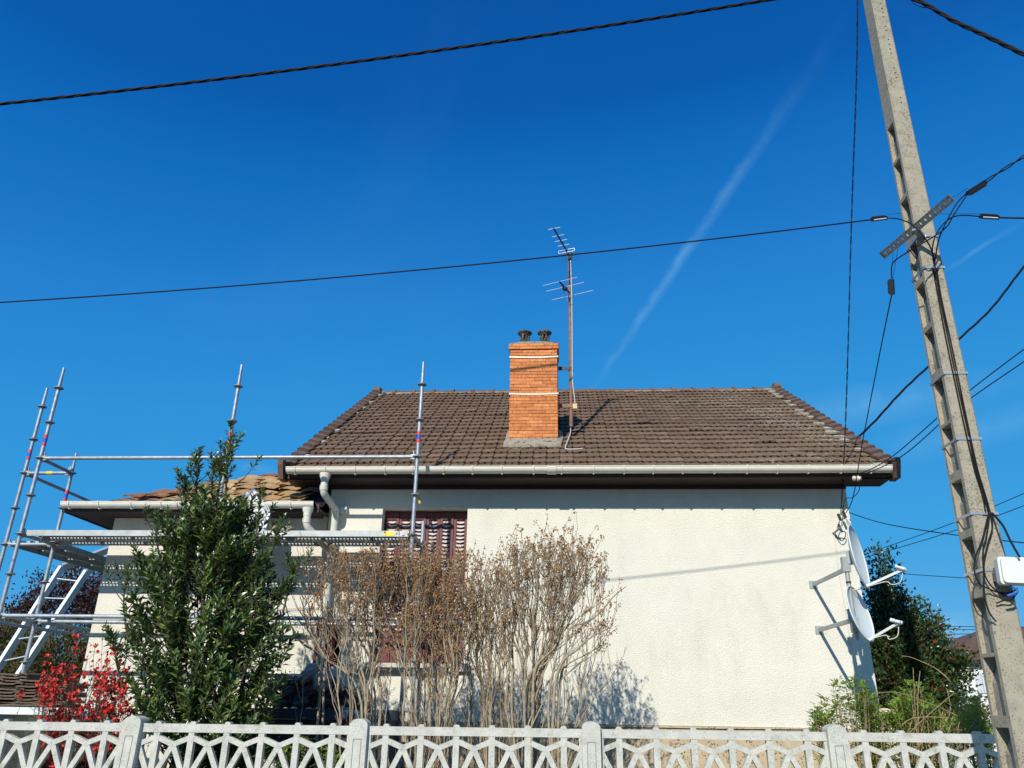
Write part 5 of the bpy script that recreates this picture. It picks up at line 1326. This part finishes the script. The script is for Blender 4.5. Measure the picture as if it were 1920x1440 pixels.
# dry arching stems (bramble)
br = MB(); b = at(1760, 1420, 7.9)
arcs = [[(1850,1420),(1815,1330),(1770,1265),(1715,1235),(1690,1230)], [(1845,1400),(1820,1330),(1790,1285),(1750,1250)], [(1640,1300),(1680,1298),(1720,1310),(1770,1330),(1820,1355)], [(1720,1400),(1716,1330),(1712,1252)], [(1722,1400),(1721,1310),(1725,1258)],
        [(1680,1400),(1730,1350),(1790,1298)], [(1690,1360),(1720,1345),(1800,1350),(1850,1380)], [(1740,1400),(1780,1340),(1775,1290)], [(1800,1420),(1830,1370),(1862,1345),(1880,1350)], [(1810,1420),(1840,1375),(1870,1352)], [(1790,1430),(1825,1385),(1860,1362),(1885,1365)], [(1700,1420),(1760,1370),(1850,1340)], [(1750,1430),(1700,1380),(1670,1330)]]
for _ in range(46):
    u = rnd(1690, 1850); a_ = rnd(-55, 55); arcs.append([(u, 1430), (u+a_*.4, rnd(1370,1400)), (u+a_, rnd(1325, 1395))])
for k, pts in enumerate(arcs):
    yy = rnd(7.55, 8.1); br.tube(spline([at(u, v, yy) for u, v in pts], 7), .0034 if k < 12 else .0022, 4)
tag(br.build('bramble', TWH, base=(b.x, 7.9, 0)), 'tangle of dry straw coloured stems arching over the right end of the fence', 'plant')
# ------------------------------------------------------------------ TILE STACKS, BOARD, SACKS, TRAILER (yard behind the fence)
stl = mat('old_roof_tile', (.12,.085,.06), .9, var=.35, vscale=20, island=.0, bump=.4)[0]
zbrd = at(60, 1326, 8.7).z
bo = MB().box((at(-60,1330,8.62).x, 8.60, at(60,1340,8.62).z), (at(168,1330,8.62).x, 9.15, zbrd)); bd_ = bo.build('pallet_board', M_('white_board', (.66,.68,.68), .6, var=.1), base=(at(50,1330,8.6).x, 8.6, zbrd))
tag(bd_, 'long white board carrying the stacks of old roof tiles at the left', 'board')
for xx, sd_ in ((at(10,1330,8.7).x, 'left'), (at(150,1330,8.7).x, 'right')):
    tag(MB().box((xx-.05, 8.7, .0), (xx+.05, 9.05, at(60,1340,8.62).z-.002)).build('trestle_leg', GALVD, base=(xx, 8.8, 0)), sd_+' dull metal leg under the white board of roof tiles', 'support', 'supports under the white board')
ntile = MB(); pr_ = []
prof_t = [(-.05,.004),(.0,.008),(.03,.005),(.10,.003),(.17,.004),(.20,.018),(.25,.018),(.27,.004)]
ntile.add([(x-.12, y, z) for y in (-.20, .20) for x, z in prof_t]+[(x-.12, y, z-.016) for y in (-.20, .20) for x, z in prof_t],
  [(i, i+1, i+9, i+8) for i in range(7)]+[(16+i+1, 16+i, 16+i+8, 16+i+9) for i in range(7)]+[(16+i, 16+i+1, i+1, i) for i in range(7)]+[(8+i, 8+i+1, 24+i+1, 24+i) for i in range(7)]+[(0,8,24,16),(7,23,31,15)])
first = None
cnt = 0
stacks = [(-7, 10, 'at the left edge'), (36, 11, 'second from the left edge'), (75, 9, 'under the red blossom'), (113, 8, 'at the right end of the board')]
for (u, n_l, nm) in stacks:
    x = at(u, 1300, 8.8).x
    for k in range(n_l):
        z = zbrd+.02+k*.031
        if first is None: o = ntile.build('roof_tile', stl, base=(0,0,0)); first = o
        else: o = first.copy(); COL.objects.link(o)
        o.location = (x+rnd(-.02,.02), 8.84+rnd(-.03,.03), z); o.rotation_euler = (rnd(-.02,.02), rnd(-.03,.03), rnd(-.06,.06))
        pos = 'topmost old brown roof tile of the stack ' if k == n_l-1 else ('lowest old brown roof tile of the stack ' if k == 0 else 'old brown roof tile in the middle of the stack ')
        tag(o, pos+nm, 'roof tile', 'stacked roof tiles '+nm)
# trailer with rubble
TX0, TX1 = at(440,1335,8.9).x, at(735,1335,8.9).x
tr_ = thing('trailer', 'dark blue grey trailer loaded with rubble behind the dry shrubs', 'trailer', ((TX0+TX1)/2, 9.2, 0))
zT = at(600, 1330, 8.9).z; NAVY = M_('navy_steel', (.045,.065,.10), .35, var=.3, vscale=8, metal=.3)
tb_ = MB(); tb_.box((TX0, 8.88, zT-.10), (TX1, 8.92, zT)); tb_.box((TX0, 9.60, zT-.10), (TX1, 9.64, zT)); tb_.box((TX0, 8.925, zT-.099), (TX0+.04, 9.595, zT-.001)); tb_.box((TX1-.04, 8.925, zT-.099), (TX1, 9.595, zT-.001)); tb_.build('top_rail', NAVY, tr_)
MB().box((TX0+.02, 8.91, zT-.50), (TX1-.02, 9.62, zT-.105)).build('bed', M_('dark_bed', (.03,.032,.036), .6, var=.3), tr_)
for x in (TX0+.7, TX1-.7):
    MB().lathe((x, 8.86, .30), (0,1,0), [(.001,0),(.16,0),(.18,.01),(.29,.0),(.30,.03),(.30,.13),(.29,.16),(.001,.16)], 24).build('wheel', BLACKP, tr_)
MB().box((TX0+.5, 9.1, .28), (TX1-.5, 9.4, zT-.502)).build('chassis', NAVY, tr_)
def lump(p, s, label, m_, cat, name, rot=0, sq=(1,1,1)):
    mb = MB(); nr, na_ = 9, 12; vs = []
    for i in range(nr+1):
        th = math.pi*i/nr
        for j in range(na_):
            ph = 2*math.pi*j/na_; d = V((math.sin(th)*math.cos(ph), math.sin(th)*math.sin(ph), math.cos(th)))
            r_ = s*(1+.45*noise.noise(d*1.9+V(p)*7)+.25*noise.noise(d*4.5+V(p)*5)); q = V((d.x*sq[0], d.y*sq[1], d.z*sq[2]))*r_; q.rotate(Matrix.Rotation(rot, 3, 'Y')); vs.append(V(p)+q)
    mb.add(vs, [(i*na_+j, (i+1)*na_+j, (i+1)*na_+(j+1)%na_, i*na_+(j+1)%na_) for i in range(nr) for j in range(na_)])
    tag(mb.build(name, m_, base=tuple(p)), label, cat, 'rubble heaped on the trailer')
RUB = M_('dark_rubble', (.05,.048,.055), .75, var=.5, vscale=9, col2=(.10,.095,.10), bump=.6, bscale=30)
RUBL = M_('light_rubble', (.38,.36,.34), .9, var=.3, vscale=12, bump=.6, bscale=30)
lump(at(580,1262,9.2), .09, 'slanting pale grey piece of rubble on top of the heap', RUBL, 'rubble', 'rubble_piece', -.7, (1.6,1,.8))
lump(at(606,1275,9.2), .11, 'light brown rounded piece of rubble near the heap top', RUBL, 'rubble', 'rubble_piece', .5, (1.1,1,1.1))
hp_ = [(525,1316),(545,1312),(566,1316),(588,1313),(610,1316),(632,1313),(655,1316),(678,1318),(540,1296),(562,1294),(584,1296),(606,1293),(630,1297),(655,1300),(556,1278),(590,1280),(618,1278)]
rw_ = ['bottom row']*8+['middle row']*6+['top row']*3
for k, (u, v) in enumerate(hp_):
    base_n = [0]*8+[8]*6+[14]*3; kk = k-base_n[k]; cnt_ = (8, 6, 3)[0 if k < 8 else 1 if k < 14 else 2]
    ords = ['first','second','third','fourth','fifth','sixth','seventh','eighth']
    lump(at(u, v, 9.25+.08*(k%2)), rnd(.07,.10), ords[kk]+' dark broken stone from the left in the '+rw_[k]+' of the rubble heap', RUB, 'rubble', 'rubble_stone', rnd(-.6,.6), (rnd(1,1.3), 1, rnd(.65,.95)))
for k, (u, v) in enumerate(((520,1285),(535,1275),(505,1300))):
    lump(at(u, v, 9.3), .11, ('lowest', 'topmost', 'leftmost')[k]+' brown broken piece beside the laurel on the rubble heap', mat('brown_rubble%d' % k, (.14,.10,.07), .9, var=.4, bump=.5)[0], 'rubble', 'rubble_piece', .3, (1.3,1,.5))
# ------------------------------------------------------------------ NEIGHBOURS
YN = 27
nb = thing('neighbour_house', 'white neighbouring house with brown roof partly hidden by the utility pole', 'house', (at(1880,1300,YN).x, YN, 0))
ax_, bx2 = at(1752, 1240, YN).x, at(2050, 1240, YN).x; ze = at(1800, 1238, YN).z; zr_ = at(1845, 1176, YN+3).z
MB().box((ax_+.5, YN, 0), (bx2, YN+6, ze)).build('wall', M_('white_render', (.70,.70,.68), .9, var=.06, bump=.2), nb)
rr_ = MB(); nrw = 16; xr0 = at(1856,1176,YN+3).x
for r in range(nrw):
    t0, t1_ = r/nrw, (r+1.15)/nrw
    y0, y1 = YN-.4+3.4*t0, YN-.4+3.4*t1_; z0, z1 = ze+(zr_-ze)*t0+.06, ze+(zr_-ze)*t1_
    xl0, xl1 = ax_+(xr0-ax_)*t0, ax_+(xr0-ax_)*min(1, t1_)
    rr_.add([(xl0,y0,z0),(bx2,y0,z0),(bx2,y1,z1),(xl1,y1,z1),(xl0,y0,z0-.07),(bx2,y0,z0-.07)], [(0,1,2,3),(4,5,1,0)])
rr_.add([(ax_,YN-.4,ze),(xr0,YN+3,zr_),(xr0,YN+3.1,zr_),(ax_,YN+6.4,ze)], [(0,1,2,3)]); rr_.add([(ax_,YN+6.4,ze),(xr0,YN+3,zr_),(bx2,YN+3,zr_),(bx2,YN+6.4,ze)], [(0,1,2,3)])
rr_.build('roof', M_('neighbour_tile', (.115,.07,.055), .85, var=.25, vscale=3), nb)
for u in (1834, 1846):
    wx = at(u, 1275, YN).x; wo_ = MB().box((wx-.09, YN-.04, at(1840,1300,YN).z), (wx+.09, YN-.001, at(1840,1262,YN).z)).build('window', M_('window_white%d' % u, (.55,.58,.62), .3), nb)
yw = 13.9; gw = MB(); gw.box((XR+.02, 12.0, 0), (at(1680,1340,12.0).x, 12.15, at(1660,1338,12.0).z)); gw.box((XR+.02, 11.95, at(1660,1338,12.0).z+.002), (at(1680,1340,12.0).x, 12.2, at(1660,1328,12.0).z))
tag(gw.build('garden_wall', M_('cream_wall', (.62,.58,.46), .9, var=.1, bump=.2), base=(4.5,12,0)), 'low cream garden wall at the foot of the dark evergreen', 'wall')
